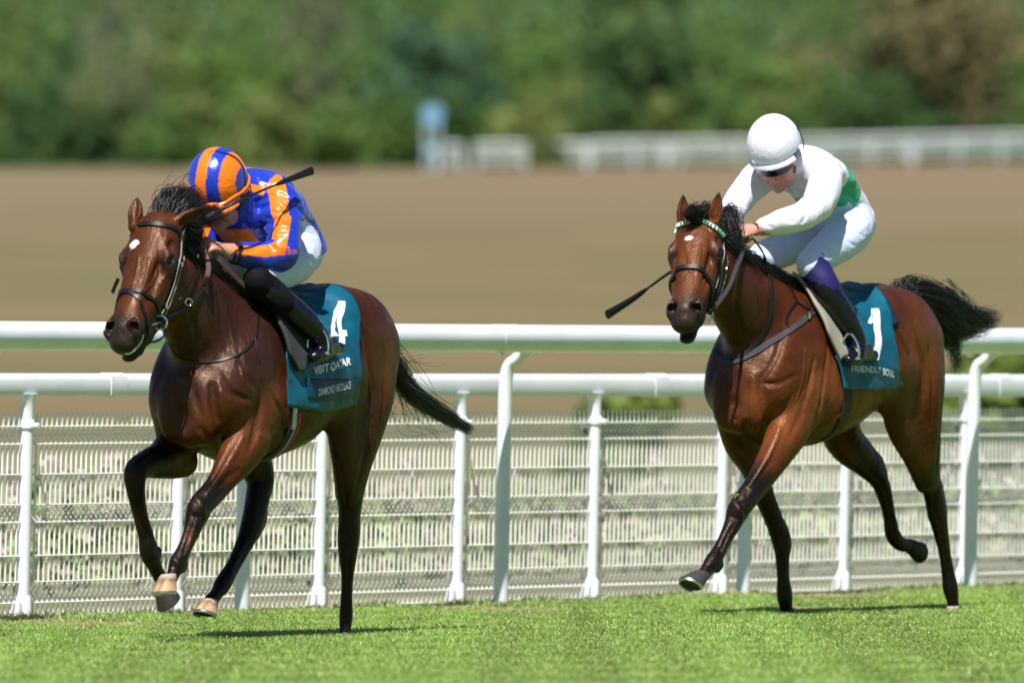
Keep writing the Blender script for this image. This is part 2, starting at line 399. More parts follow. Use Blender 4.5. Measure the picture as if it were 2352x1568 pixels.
# ---- short turf, blade by blade
def grass():
    n = 680000
    u = RNG.random(n); Yv = 49.3 + 26 * u ** 1.15; Xv = (RNG.random(n) * 2 - 1) * (Yv * .045 + .4)
    far = RNG.random(n) < .06; Xv[far] *= 2.2
    dist = RN[0] * Xv + RN[1] * Yv - RD
    ok = dist > -.25 + .15 * RNG.random(n); Xv, Yv, dist = Xv[ok], Yv[ok], dist[ok]; n = len(Xv)
    cl = vnoise(Xv, Yv, Xv * 0, .55, 1.3) + .6 * vnoise(Xv, Yv, Xv * 0, 2.1, 4.)
    edge = np.clip(1 - np.abs(dist) / .35, 0, 1)
    h = (.020 + .016 * RNG.random(n) + .009 * np.clip(cl, -1, 1)) * (1 + .6 * edge * (RNG.random(n) < .3))
    bare = vnoise(Xv, Yv * .45, Xv * 0, .42, 2.7) > .42
    bare &= dist < 2.2
    h[bare] *= .5
    wd = .0024 + .0022 * RNG.random(n)
    a = RNG.random(n) * 2 * PI; lean = .35 + .9 * RNG.random(n) ** 1.5; b = RNG.random(n) * 2 * PI
    base = np.stack([Xv, Yv, np.zeros(n)], 1); s_ = np.stack([np.cos(a), np.sin(a), np.zeros(n)], 1) * wd[:, None]
    ld = np.stack([np.cos(b), np.sin(b), np.zeros(n)], 1) * (h * lean)[:, None]
    up = np.zeros((n, 3)); up[:, 2] = h
    V = np.stack([base - s_, base + s_, base + s_ * .75 + up * .6 + ld * .4, base - s_ * .75 + up * .6 + ld * .4, base + up * .95 + ld], 1).reshape(-1, 3)
    i = np.arange(n)[:, None] * 5
    Q = i + np.array([[0, 1, 2, 3]]); T = i + np.array([[3, 2, 4, 4]])
    # triangles stored as a second set of quads would be degenerate: split everything into triangles
    Tr = np.concatenate([i + np.array([[0, 1, 2]]), i + np.array([[0, 2, 3]]), i + np.array([[3, 2, 4]])])
    g = RNG.random(n)
    c0 = np.array((.22, .34, .045)); c1 = np.array((.40, .55, .14)); c2 = np.array((.56, .48, .25))
    C = c0 + (c1 - c0) * g[:, None]
    C *= (1 + .32 * np.clip(cl, -1, 1))[:, None]
    dry = (RNG.random(n) < .05 + .30 * np.clip(edge + (dist < .8) * .15, 0, 1) + .7 * bare)
    C[dry] = c2 * (.7 + .5 * RNG.random(dry.sum()))[:, None]
    pl_ = RNG.random(n) < .05; C[pl_] = np.array((.72, .78, .48))  # scattered pale blades paint highlights into the turf
    C = np.repeat(C, 5, 0)
    m = bpy.data.materials.new("turf_blades"); m.use_nodes = True; t = m.node_tree; L = t.links.new; pb = t.nodes["Principled BSDF"]
    at_ = t.nodes.new("ShaderNodeAttribute"); at_.attribute_name = "Col"; L(at_.outputs["Color"], pb.inputs["Base Color"]); pb.inputs["Roughness"].default_value = .45; pb.inputs["Specular IOR Level"].default_value = .35
    tr = t.nodes.new("ShaderNodeBsdfTranslucent"); L(at_.outputs["Color"], tr.inputs[0]); mx = t.nodes.new("ShaderNodeMixShader"); mx.inputs[0].default_value = .42
    L(pb.outputs[0], mx.inputs[1]); L(tr.outputs[0], mx.inputs[2]); L(mx.outputs[0], t.nodes["Material Output"].inputs[0])
    o = npmesh("turf_grass", V, Tr, m, smooth=False, attrs={"Col": C})
    tag(o, "short mown green turf of the race track in front of the rail", "grass", kind="stuff")
grass()

# ================================================================== FENCES
def mesh_fence():
    root = empty("mesh_fence", tuple(rail_pt(700, -.36)))
    tag(root, "white welded mesh fence with flanged posts and flat-sided top rail, behind the running rail", "fence")
    O = rail_pt(700, -.36); BK = -.36
    OFF = .0      # the mesh plane stands just behind the posts
    px_posts = [-270, 50, 400, 728, 1046, 1356, 1650, 1932, 2208, 2475]
    up = np.array((0, 0, 1.))
    # lean of everything upright, as in the photograph
    lean = RS * .0 + np.array((1, 0, 0)) * .022
    def P(u, o, z): return np.array((*(np.array(pA)[:2] + RS[:2] * u + RN[:2] * (o + BK)), 0)) + up * z + lean * z
    us = [float((rail_pt(p_, BK) - np.array(pA)) @ RA) for p_ in px_posts]
    prof = [(.985, 0), (.92, 0), (.878, -.042), (.835, 0), (.69, 0), (.545, 0), (.502, -.042), (.46, 0), (.30, 0), (.175, 0), (.125, -.042), (.075, 0), (.012, 0)]
    hz_ = [.92, .835, .69, .545, .46, .30, .175, .075, .014]
    for i in range(len(us) - 1):
        u0, u1 = us[i] + .036, us[i + 1] - .036; mb = MB(); n = int((u1 - u0) / .05)
        drop = .0
        for j in range(n + 1):
            u = u0 + (u1 - u0) * (j + .5) / (n + 1)
            mb.tube([P(u, OFF - .005 + b, z) for z, b in prof], .0058, n=5, caps=False)
        for z in hz_: mb.tube([P(u0, OFF, z), P(u1, OFF, z)], .0046, n=5)
        for z in (.878, .502, .125): mb.tube([P(u0, OFF - .047, z), P(u1, OFF - .047, z)], .0028, n=5)
        mb.build("mesh_panel", M['wire'], root, off=O)
    for u in us:
        mb = MB(); mb.tube([P(u, 0, 0.02), P(u, 0, 1.0)], .034, n=20); post = mb.build("fence_post", M['white_paint'], root, off=O)
        mb = MB()
        # collar with its bolt lug
        mb.tube([P(u, 0, .905), P(u, 0, .912), P(u, 0, .948), P(u, 0, .955)], [.036, .043, .043, .036], n=20)
        mb.tube([P(u, -.02, .925) + RS * .0, P(u, .05, .925) + np.array((.02, -.02, 0))], .014, n=10)
        mb.box(P(u, -.05, .92), (.05, .05, .055), np.array([RS, RN, up])); mb.build("collar", M['white_paint'], root, off=O, bevel=.004)
        mb = MB()
        # foot flange
        mb.tube([P(u, 0, .0), P(u, 0, .012), P(u, 0, .03), P(u, 0, .10), P(u, 0, .115)], [.052, .052, .044, .043, .035], n=20)
        mb.box(P(u, .0, .05) - RS * .045, (.05, .05, .06), np.array([RS, RN, up])); mb.build("foot_flange", M['white_paint'], root, off=O, bevel=.004)
        mb = MB()
        # bracket flaring up to the lower rail
        R = []
        for z, a_, b_ in ((1.0, .034, .034), (1.03, .036, .034), (1.055, .055, .036), (1.075, .085, .038)):
            R.append([P(u, 0, z) + RS * a_ * math.cos(q) * 1.0 + RN * b_ * math.sin(q) + np.array((1, 0, 0)) * 0 for q in np.linspace(0, 2 * PI, 20, endpoint=False)])
        mb.rings(R); mb.build("rail_bracket", M['white_paint'], root, off=O)
    # lower rail: profile with rounded top and flat sides, in long lengths with visible joints
    za0, za1 = rail_h(0, 857, BK), rail_h(0, 908, BK); zb0, zb1 = rail_h(2352, 860, BK), rail_h(2352, 911, BK)
    uL = float((rail_pt(0, BK) - np.array(pA)) @ RA); uR = float((rail_pt(2352, BK) - np.array(pA)) @ RA)
    def zz(u, a, b): return a + (b - a) * (u - uL) / (uR - uL)
    joints = [-9, float((rail_pt(250, BK) - np.array(pA)) @ RA), float((rail_pt(1500, BK) - np.array(pA)) @ RA), float((rail_pt(2290, BK) - np.array(pA)) @ RA), 24]
    prof2 = [(-.036, 0), (-.042, .012), (-.042, .07), (-.034, .092), (-.015, .104), (.015, .104), (.034, .092), (.042, .07), (.042, .012), (.036, 0)]
    for a, b in zip(joints[:-1], joints[1:]):
        mb = MB(); R = []
        for u in np.linspace(a + .004, b - .004, max(int((b - a) / 1.0), 3)):
            z1 = zz(u, za1, zb1); s = (zz(u, za0, zb0) - z1) / .104
            R.append([P(u, o, 0) + up * (z1 + h * s) for o, h in prof2])
        mb.rings(R); mb.build("lower_rail", M['white_plastic'], root, off=O)
        # sleeve over the joint
        mb = MB(); R = []
        for u in (b - .05, b + .11):
            z1 = zz(u, za1, zb1); s = (zz(u, za0, zb0) - z1) / .104
            R.append([P(u, o * 1.07, 0) + up * (z1 + (h - .052) * s * 1.06 + .052 * s) for o, h in prof2])
        mb.rings(R); mb.build("rail_sleeve", M['white_plastic'], root, off=O, sharp=30)
mesh_fence()
def running_rail():
    OFFR = .24
    O = rail_pt(1150)
    root = empty("running_rail", tuple(O)); up = np.array((0, 0, 1.)); lean = np.array((1, 0, 0)) * .02
    tag(root, "thick round white running rail carried by curved gooseneck posts along the track", "rail")
    pa = rail_pt(0, OFFR); pb_ = rail_pt(2352, OFFR)
    za = HC - (771.5 - Y0) * pa[1] / F; zb = HC - (783.5 - Y0) * pb_[1] / F
    r = .5 * 68.5 * pa[1] / F
    def C(px):
        p = rail_pt(px, OFFR); q = float((p - pa) @ RA) / float((pb_ - pa) @ RA); return p + up * (za + (zb - za) * q)
    js = [-900, -120, 1137, 2500, 3300]
    for a, b in zip(js[:-1], js[1:]):
        mb = MB(); A_, B_ = C(a), C(b); d = unit(B_ - A_)
        mb.tube([A_ + d * .004, A_ + d * .0, B_ - d * .006] if a == js[0] else [A_ + d * .002, B_ - d * .002], r, n=40)
        mb.build("top_rail", M['white_plastic'], root, off=O)
        mb = MB(); mb.tube([B_ - d * .012, B_ + d * .21], r * 1.022, n=40); mb.build("rail_sleeve", M['white_plastic'], root, off=O)
    for px_foot, py_foot in ((555, 1410), (1150, 1391), (1706, 1368), (2228, 1357), (-75, 1428), (2720, 1340)):
        f = rail_pt(px_foot, .03); top = rail_pt(px_foot, OFFR); q = float((top - pa) @ RA) / float((pb_ - pa) @ RA); zr = za + (zb - za) * q
        pts = [(.0, -.02), (.0, .5), (.0, .9), (.002, 1.12), (.02, 1.21), (.06, zr - r - .035), (.115, zr - r + .01), (.18, zr - r * .5)]
        mb = MB(); PP = crom([f + RN * o + up * z + lean * z for o, z in pts], 8)
        mb.tube(PP, np.interp(np.arange(len(PP)), [0, 20, len(PP) - 1], [.043, .041, .036]), n=24, flat=(1.0, .82), U=RS)
        mb.build("gooseneck_post", M['white_plastic'], root, off=O)
        mb = MB(); e = rail_pt(px_foot, OFFR) + up * (zr - r - .003); mb.tube([e - up * .012, e + up * .012], .02, n=10); mb.build("rail_clamp", M['steel'], root, off=O)
running_rail()

# ---- weeds and pink flowers behind the mesh
def flowers():
    n = 5200; V = []; Fc = []; C = []
    U_ = RNG.random(n) * 34 - 4; O_ = -2.6 - 26 * RNG.random(n) ** 1.3
    stems = []
    vv = []; ff = []; cc = []
    def blob(p, r, col, k=6):
        b = len(vv)
        for _ in range(k):
            q = p + RNG.normal(0, r, 3); d1 = RNG.normal(0, 1, 3); d1 /= np.linalg.norm(d1); d2 = np.cross(d1, RNG.normal(0, 1, 3)); d2 /= np.linalg.norm(d2); s = r * (.35 + .4 * RNG.random())
            b = len(vv); vv.extend([q - d1 * s, q + d2 * s, q + d1 * s, q - d2 * s]); ff.append((b, b + 1, b + 2, b + 3)); cc.extend([col * (.8 + .4 * RNG.random())] * 4)
    pink = np.array((.46, .34, .33)); pale = np.array((.42, .37, .29)); green = np.array((.17, .21, .085)); dry = np.array((.30, .26, .17))
    for u, o in zip(U_, O_):
        p = np.array((*(np.array(pA)[:2] + RS[:2] * u + RN[:2] * o), 0.)); q = vnoise(p[0] * 1.5, p[1] * .7, 0, 1., 3.)
        h = .15 + .5 * RNG.random()
        if q > .12 and RNG.random() < .5: blob(p + (0, 0, h), .04, pink if RNG.random() < .6 else pale, 12); blob(p + (0, 0, h * .45), .06, green, 5)
        elif q > -.05 or RNG.random() < .25: blob(p + (0, 0, h * .6), .06, green * (1. + .9 * RNG.random()), 9)
        else: blob(p + (0, 0, h * .6), .06, dry, 12)
    m = mat('weed_leaves', attr='Col', rough=.7, spec=.2)
    o = npmesh("wild_flowers", np.array(vv), np.array(ff), m, smooth=False, attrs={"Col": np.array(cc)})
    tag(o, "blurred pale pink wild flowers and weeds growing behind the mesh fence", "wild flowers", kind="stuff")
flowers()

# ---- leafy shapes
def leaf_cloud(n, centres, radii, size, cols, flat=.8):
    """n leaf-clump faces spread over lobes; returns V, F, C"""
    k = RNG.integers(0, len(centres), n); c = np.array(centres)[k]; r = np.array(radii)[k]
    d = RNG.normal(0, 1, (n, 3)); d /= np.linalg.norm(d, axis=1)[:, None]; rad = .55 + .5 * RNG.random(n) ** .5
    p = c + d * r * rad[:, None]
    nrm = d + RNG.normal(0, .6, (n, 3)); nrm /= np.linalg.norm(nrm, axis=1)[:, None]
    a = np.cross(nrm, RNG.normal(0, 1, (n, 3))); a /= np.linalg.norm(a, axis=1)[:, None]; b = np.cross(nrm, a); s = (size * (.6 + .8 * RNG.random(n)))[:, None]
    V = np.stack([p - a * s, p - b * s * .7 + nrm * s * .15, p + a * s, p + b * s * .7 - nrm * s * .15], 1).reshape(-1, 3)
    Fc = np.arange(4 * n).reshape(-1, 4); cols = np.array(cols); mm = RNG.random(len(centres)); g = np.clip(mm[k] + RNG.normal(0, .18, n), 0, 1)[:, None]
    C = cols[0] * (1 - g) + cols[1] * g
    return V, Fc, np.repeat(C, 4, 0)
M['leaf'] = mat('leaves', attr='Col', rough=.6, spec=.15)
def _tr(m, f):
    t = m.node_tree; pb = t.nodes["Principled BSDF"]; at_ = [n for n in t.nodes if n.type == 'ATTRIBUTE'][0]; tr = t.nodes.new("ShaderNodeBsdfTranslucent"); mx = t.nodes.new("ShaderNodeMixShader"); mx.inputs[0].default_value = f
    t.links.new(at_.outputs["Color"], tr.inputs[0]); t.links.new(pb.outputs[0], mx.inputs[1]); t.links.new(tr.outputs[0], mx.inputs[2]); t.links.new(mx.outputs[0], t.nodes["Material Output"].inputs[0])
_tr(M['leaf'], .45)
M['bark'] = mat('bark', (.13, .10, .075), .9, var=.3, vscale=2)
def terr_z(Y): return 0. if Y < 240 else (11.80 * ((Y - 240) / 460.) ** 1.25 if Y <= 700 else 11.80 + min(Y - 700, 20) * .02 + max(Y - 720, 0) * .06)
def tree(px, D, h, wd, cols, label, name="tree", cat="tree", base=.1, lobes=34, n=2600, trunk=True, group=None, tcol=None):
    X = (px - 1176) * D / F; z0 = terr_z(D); root = empty(name, (X, D, z0)); tag(root, label, cat, group)
    cs = []; rs = []
    for i in range(lobes):
        q = RNG.random(); zz_ = h * (base + (1 - base) * q * .93); ww = wd * .5 * (math.sin(PI * min(1, .18 + .8 * q)) ** .6); a = RNG.random() * 2 * PI; rr = ww * RNG.random() ** .5
        cs.append((rr * math.cos(a), rr * math.sin(a), zz_)); s = wd * (.12 + .10 * RNG.random()); rs.append((s, s, s * .85))
    V, Fc, C = leaf_cloud(n, cs, rs, max(.10, wd * .032), cols)
    npmesh("crown", V, Fc, M['leaf'], root, smooth=False, attrs={"Col": C})
    if trunk:
        mb = MB(); mb.tube(crom([(0, 0, -.3), (.05, 0, h * .3), (-.1, .1, h * .6), (.1, 0, h * .85)], 4), np.linspace(h * .012 + .05, .04, 13), n=8)
        for i in range(5):
            a = RNG.random() * 6.28; z = h * (.25 + .1 * i); mb.tube(crom([(0, 0, z), (wd * .18 * math.cos(a), wd * .18 * math.sin(a), z + h * .1), (wd * .32 * math.cos(a), wd * .32 * math.sin(a), z + h * .13)], 3), np.linspace(.09, .02, 7), n=6)
        mb.build("trunk", tcol or M['bark'], root)
    return root
g_dark = [(0.060, 0.133, 0.049), (0.128, 0.211, 0.067)]; g_mid = [(0.106, 0.203, 0.052), (0.205, 0.312, 0.078)]; g_oliv = [(0.162, 0.218, 0.062), (0.273, 0.312, 0.097)]; g_brn = [(0.188, 0.164, 0.078), (0.290, 0.234, 0.113)]; g_blue = [(0.060, 0.140, 0.078), (0.128, 0.218, 0.113)]; g_pale = [(0.188, 0.218, 0.113), (0.290, 0.296, 0.167)]  # leaf colours lightened and blued to paint in distance haze
# far-off wood: rows on rising ground, one mass
def wood():
    Vs = []; Fs = []; Cs = []; nb = 0; TV = MB()
    for row, (D, hh, k) in enumerate(((711, 3.4, 60), (726, 5.5, 48), (742, 8.5, 40), (765, 12., 36), (795, 15., 32), (830, 17., 30))):
        for i in range(k):
            X = -75 + 150 * (i + RNG.random() * .8) / k; Dj = D + RNG.normal(0, 4); h = hh * (.75 + .5 * RNG.random()); wd = h * (.75 + .35 * RNG.random()) + 1; cs = []; rs = []
            for _ in range(20):
                q = RNG.random(); a = RNG.random() * 6.28; rr = wd * .5 * math.sin(PI * min(1, .2 + .75 * q)) ** .6 * RNG.random() ** .5
                cs.append((X + rr * math.cos(a), Dj + rr * math.sin(a), terr_z(D) + h * (.05 + .9 * q))); s = wd * (.13 + .1 * RNG.random()); rs.append((s, s, s * .85))
            f = X / 38.; cols = random.choice([g_dark, g_mid, g_mid, g_oliv, g_blue] if f < .45 else [g_dark, g_oliv, g_brn, g_brn, g_mid])
            if row <= 1: cols = random.choice([g_dark, g_mid, g_mid, g_oliv] if f < .5 else [g_mid, g_oliv, g_dark])
            V, Fc, C = leaf_cloud(800, cs, rs, .24, cols); Vs.append(V); Fs.append(Fc + nb); Cs.append(C); nb += len(V)
    o = npmesh("distant_wood", np.concatenate(Vs), np.concatenate(Fs), M['leaf'], smooth=False, attrs={"Col": np.concatenate(Cs)})
    tag(o, "far-off blurred wood of mixed green trees closing the view above the dry field", "wood", kind="stuff")
wood()
tree(985, 716, 8.2, 7.5, g_blue, "rounded blue-green tree rising just behind the small far disc sign", base=.02)
tree(1290, 715, 5.0, 5.0, g_oliv, "low olive-brown bushy tree behind the far white rail, left of the white-capped rider", base=.0)
tree(640, 716, 5.2, 7.0, g_mid, "broad mid-green shrub-like tree above the orange and blue cap", base=.0)
tree(70, 716, 4.0, 5.0, g_dark, "dark low tree at the left end of the wood's edge", base=.0)
tree(1480, 722, 12.0, 6.5, g_dark, "very dark tall tree above the gap between the two riders", base=.3)
tree(2150, 718, 13.5, 9.5, g_brn, "brown-leaved tall tree above the right end of the far rail", base=.12)
tree(1750, 716, 5.5, 5.5, g_mid, "mid-green low tree directly behind the white cap", base=.0)
tree(2010, 716, 4.6, 6.5, g_dark, "dark green low tree between the white cap and the brown-leaved tree", base=.0)
M['pale_bark'] = mat('pale_bark', (.15, .14, .11), .9, var=.2, vscale=1)
tree(735, 713.5, 12.0, 5.0, g_pale, "pale slender tree above and right of the orange and blue cap", base=.12, n=1500, tcol=M['pale_bark'])
tree(255, 713.5, 11.0, 4.5, g_pale, "pale slender tree at the upper left of the wood", base=.1, n=1500, tcol=M['pale_bark'])
# bushes in the meadow behind the rails
def bush(px, py_top, D, wd, cols, label):
    ztop = HC - (py_top - Y0) * D / F; tree(px, D, max(ztop, .5), wd * 1.3, cols, label, name="bush", cat="bush", base=.02, lobes=16, n=1500, trunk=False)
br = [(.14, .21, .04), (.24, .30, .07)]
bush(1440, 908, 130, 1.1, br, "bright green bush seen between the lower rail and the mesh, right of the gooseneck post")
bush(2290, 812, 105, 1.2, br, "bright green bush at the right edge between the two rails")
bush(2180, 905, 125, .9, br, "small green bush just below the lower rail behind the right-hand horse's rump")

# ---- far rail, furlong sign
def far_fence():
    FP = mat('weathered_white_paint', (.70, .75, .74), .6)
    D = 701.; O = at(1000, 385, D); root = empty("far_rail_fence", O); tag(root, "blurred white rail fence crossing the far side of the field below the wood", "fence")
    def run(pts, seg):
        for (x0, y0, d0), (x1, y1, d1) in zip(pts[:-1], pts[1:]):
            a = np.array(at(x0, y0, d0)); b = np.array(at(x1, y1, d1)); n = max(1, round(np.linalg.norm(b - a) / 2.4))
            for k in range(n + 1):
                p = a + (b - a) * k / n; mb = MB(); mb.tube([p - (0, 0, .6), p + (0, 0, 1.2)], .07, n=8); mb.build("fence_post", FP, root, off=O)
            mb = MB()
            for z, r in ((1.18, .09), (.85, .05), (.52, .05), (.25, .04)): mb.tube([a + (0, 0, z), b + (0, 0, z)], r, n=8)
            mb.build("fence_rail", FP, root, off=O)
    run([(1000, 386, 701), (1060, 386, 701)], 1); run([(1095, 385, 701), (1205, 384, 701)], 1); run([(1215, 383, 704), (1350, 382, 704)], 1)
    run([(1355, 378, 701), (1560, 377, 702), (1700, 375, 702), (1900, 371, 703), (2100, 367, 703), (2400, 361, 704), (2700, 355, 704)], 1)
    root = empty("course_marker", at(993, 388, 700)); O = np.array(root.location); tag(root, "far blurred white post topped by a round pale blue disc sign", "sign")
    mb = MB(); 
    for dx in (-.32, .32): mb.tube([O + (dx, 0, -.2), O + (dx, 0, 2.4)], .09, n=8)
    mb.box(O + (0, 0, 1.0), (.6, .06, .35)); mb.build("post", mat('marker_post', (.42, .55, .62), .6), root, off=O)
    mb = MB(); mb.tube([O + (0, -.05, 2.85), O + (0, .05, 2.85)], .55, n=28); mb.build("disc", mat('marker_disc', (.16, .36, .52), .5), root, off=O, sharp=60)
    for px, lab in ((1530, "round white blurred ball-shaped marker on the far rail fence, left of the white cap"), (2092, "round white blurred ball-shaped marker on the far rail fence, right of the white shirt")):
        r_ = empty("rail_marker", at(px, 372, 700.)); tag(r_, lab, "marker", "white markers on the far rail"); O = np.array(r_.location)
        mb = MB(); mb.tube([O + (0, 0, -.3), O + (0, 0, .25)], .06, n=8); mb.build("post", M['white_paint'], r_, off=O)
        mb = MB(); mb.tube([O + (0, -.04, .5), O + (0, .04, .5)], .40, n=24); mb.build("disc", mat('marker_white', (.42, .46, .46), .6), r_, off=O, sharp=60)
far_fence()

# ================================================================== HORSES
def rotx(fr, psi, alpha, roll=0.):
    """axes of a head: e1 down the face, e2 out of the face, e3 to the horse's left; psi degrees left of the line to the camera"""
    p = math.radians(psi); a = math.radians(alpha); hd = fr.v(-math.sin(p), -math.cos(p), 0); up = np.array((0, 0, 1.))
    e1 = hd * math.sin(a) - up * math.cos(a); e2 = hd * math.cos(a) + up * math.sin(a); e3 = np.cross(e2, e1)
    e3 = -e3 if e3 @ fr.v(1, 0, 0) < 0 else e3
    r = math.radians(roll)
    return e1, math.cos(r) * e2 + math.sin(r) * e3, math.cos(r) * e3 - math.sin(r) * e2
class Head:
    def __init__(s, o, e): s.o = np.array(o); s.E = np.array(e)
    def p(s, u, v, w_): return s.o + s.E[0] * u + s.E[1] * v + s.E[2] * w_
    def inv(s, P): d = P - s.o; return d @ s.E[0], d @ s.E[1], d @ s.E[2]
def head_field(f, h, S=1.0, mouth=0.0):
    """a thoroughbred's head: u down the face from the browband, v out of the face, w to its left"""
    E = h.E; Wd = 1.19 * S; p = lambda u, v, w_: h.p(u * S, v * Wd, w_ * Wd)
    def ell(c, r, k=.03, sub=False, R=None): f.ell(p(*c), np.array(r) * (S, Wd, Wd), E if R is None else R, k, sub)
    def ch(N, k=.03, sub=False, n=4): f.chain([(*p(*a[:3]), a[3] * Wd, a[4] * Wd) for a in N], k, E[2], n, sub)
    ell((-.01, -.085, 0), (.11, .075, .080), .05)                      # poll and brain case
    ch([(-.03, -.09, 0, .074, .07), (.07, -.078, 0, .088, .066), (.15, -.080, 0, .092, .070), (.25, -.082, 0, .088, .070), (.35, -.078, 0, .076, .062), (.44, -.068, 0, .062, .056), (.51, -.062, 0, .052, .052)], .04)
    ch([(.0, -.035, 0, .056, .030), (.08, -.026, 0, .066, .028), (.15, -.022, 0, .064, .026), (.24, -.024, 0, .060, .025), (.34, -.026, 0, .050, .023), (.44, -.024, 0, .040, .021), (.50, -.022, 0, .032, .020)], .03)    # forehead and nose bone
    for s_ in (-1, 1):
        ch([(.03, -.050, .064 * s_, .018, .020), (.08, -.040, .078 * s_, .016, .018), (.12, -.036, .086 * s_, .013, .014), (.155, -.044, .090 * s_, .010, .010)], .03)       # brow
        ell((.150, -.066, .086 * s_), (.050, .036, .024), .035)
        ell((.152, -.046, .104 * s_), (.024, .016, .014), .012, True)    # socket
        ch([(.122, -.044, .100 * s_, .005, .006), (.142, -.028, .099 * s_, .006, .007), (.170, -.032, .092 * s_, .005, .006)], .010)      # upper lid
        ch([(.126, -.058, .104 * s_, .004, .005), (.150, -.062, .106 * s_, .004, .005), (.176, -.048, .097 * s_, .004, .005)], .010)
        ch([(.185, -.090, .080 * s_, .012, .012), (.25, -.098, .072 * s_, .010, .010), (.33, -.100, .060 * s_, .009, .009)], .022)      # facial crest
        ell((.12, -.120, .070 * s_), (.08, .055, .026), .04)
        # cheek
        ell((.16, -.180, .056 * s_), (.125, .100, .026), .04)
        ell((.26, -.150, .050 * s_), (.110, .070, .024), .05)
        ch([(.05, -.24, .045 * s_, .02, .03), (.12, -.262, .046 * s_, .02, .026), (.21, -.250, .043 * s_, .02, .026), (.31, -.208, .036 * s_, .020, .026), (.41, -.165, .028 * s_, .020, .028), (.50, -.132, .022 * s_, .020, .026)], .03)
        ell((.26, -.036, .070 * s_), (.08, .012, .010), .035, True)        # hollow beside the nose bone
        ell((.080, -.040, .090 * s_), (.022, .012, .012), .022, True)     # hollow above the eye
        # nostril: flared wall, rims, opening
        ell((.488, -.046, .042 * s_), (.060, .036, .026), .03)
        ell((.505, -.034, .056 * s_), (.040, .028, .018), .02)
        ch([(.470, -.022, .044 * s_, .007, .008), (.490, -.010, .054 * s_, .007, .008), (.518, -.012, .062 * s_, .007, .008), (.540, -.028, .062 * s_, .007, .008), (.545, -.046, .054 * s_, .008, .008)], .012)
        ch([(.474, -.010, .050 * s_, .010, .007), (.490, -.004, .050 * s_, .020, .012), (.508, -.012, .050 * s_, .025, .016), (.528, -.030, .050 * s_, .016, .013)], .006, True)
        ell((.502, -.030, .048 * s_), (.024, .024, .020), .006, True)
        ell((.43, -.125, .046 * s_), (.08, .036, .016), .03)            # cheek towards the mouth
    ell((.525, -.072, 0), (.062, .050, .046), .03)                    # muzzle
    ell((.566, -.066, 0), (.036, .040, .050), .03)                     # upper lip
    ch([(.49, -.142 - mouth * .4, 0, .034, .022), (.545, -.134 - mouth * .8, 0, .034, .020), (.582, -.120 - mouth, 0, .030, .016)], .016)   # lower lip, chin
    ell((.525, -.154 - mouth * .8, 0), (.030, .020, .026), .02)
    ch([(.455, -.106, .055, .003, .003), (.50, -.110, .050, .003, .003), (.56, -.106, .042, .004, .004), (.62, -.100, .01, .005, .004)], .006, True)
    ch([(.455, -.106, -.055, .003, .003), (.50, -.110, -.050, .003, .003), (.56, -.106, -.042, .004, .004), (.62, -.100, -.01, .005, .004)], .006, True)
def ear_field(f, base, tip, front, wd=.034):
    base, tip, front = map(lambda a: np.array(a, float), (base, tip, front)); ax_ = unit(tip - base); L = np.linalg.norm(tip - base); fr_ = unit(front - (front @ ax_) * ax_); sd = np.cross(ax_, fr_)
    mid = lambda q, o=0: base + (tip - base) * q + fr_ * o
    f.chain([(*mid(-.25), .026, .026), (*mid(.05), wd * .85, .028), (*mid(.35), wd, .024), (*mid(.65), wd * .78, .017), (*mid(.9), wd * .38, .009), (*mid(1.0), .006, .006)], .015, sd, 4)
    f.chain([(*mid(.12, .018), wd * .38, .012), (*mid(.35, .026), wd * .70, .019), (*mid(.65, .020), wd * .52, .014), (*mid(.88, .012), wd * .16, .006)], .006, sd, 4, True)
BAY = np.array((.070, .0155, .0045)); BAYD = np.array((.034, .009, .004)); BLK = np.array((.005, .0042, .004)); MUZ = np.array((.016, .013, .013)); ORG = np.array((.185, .052, .014))
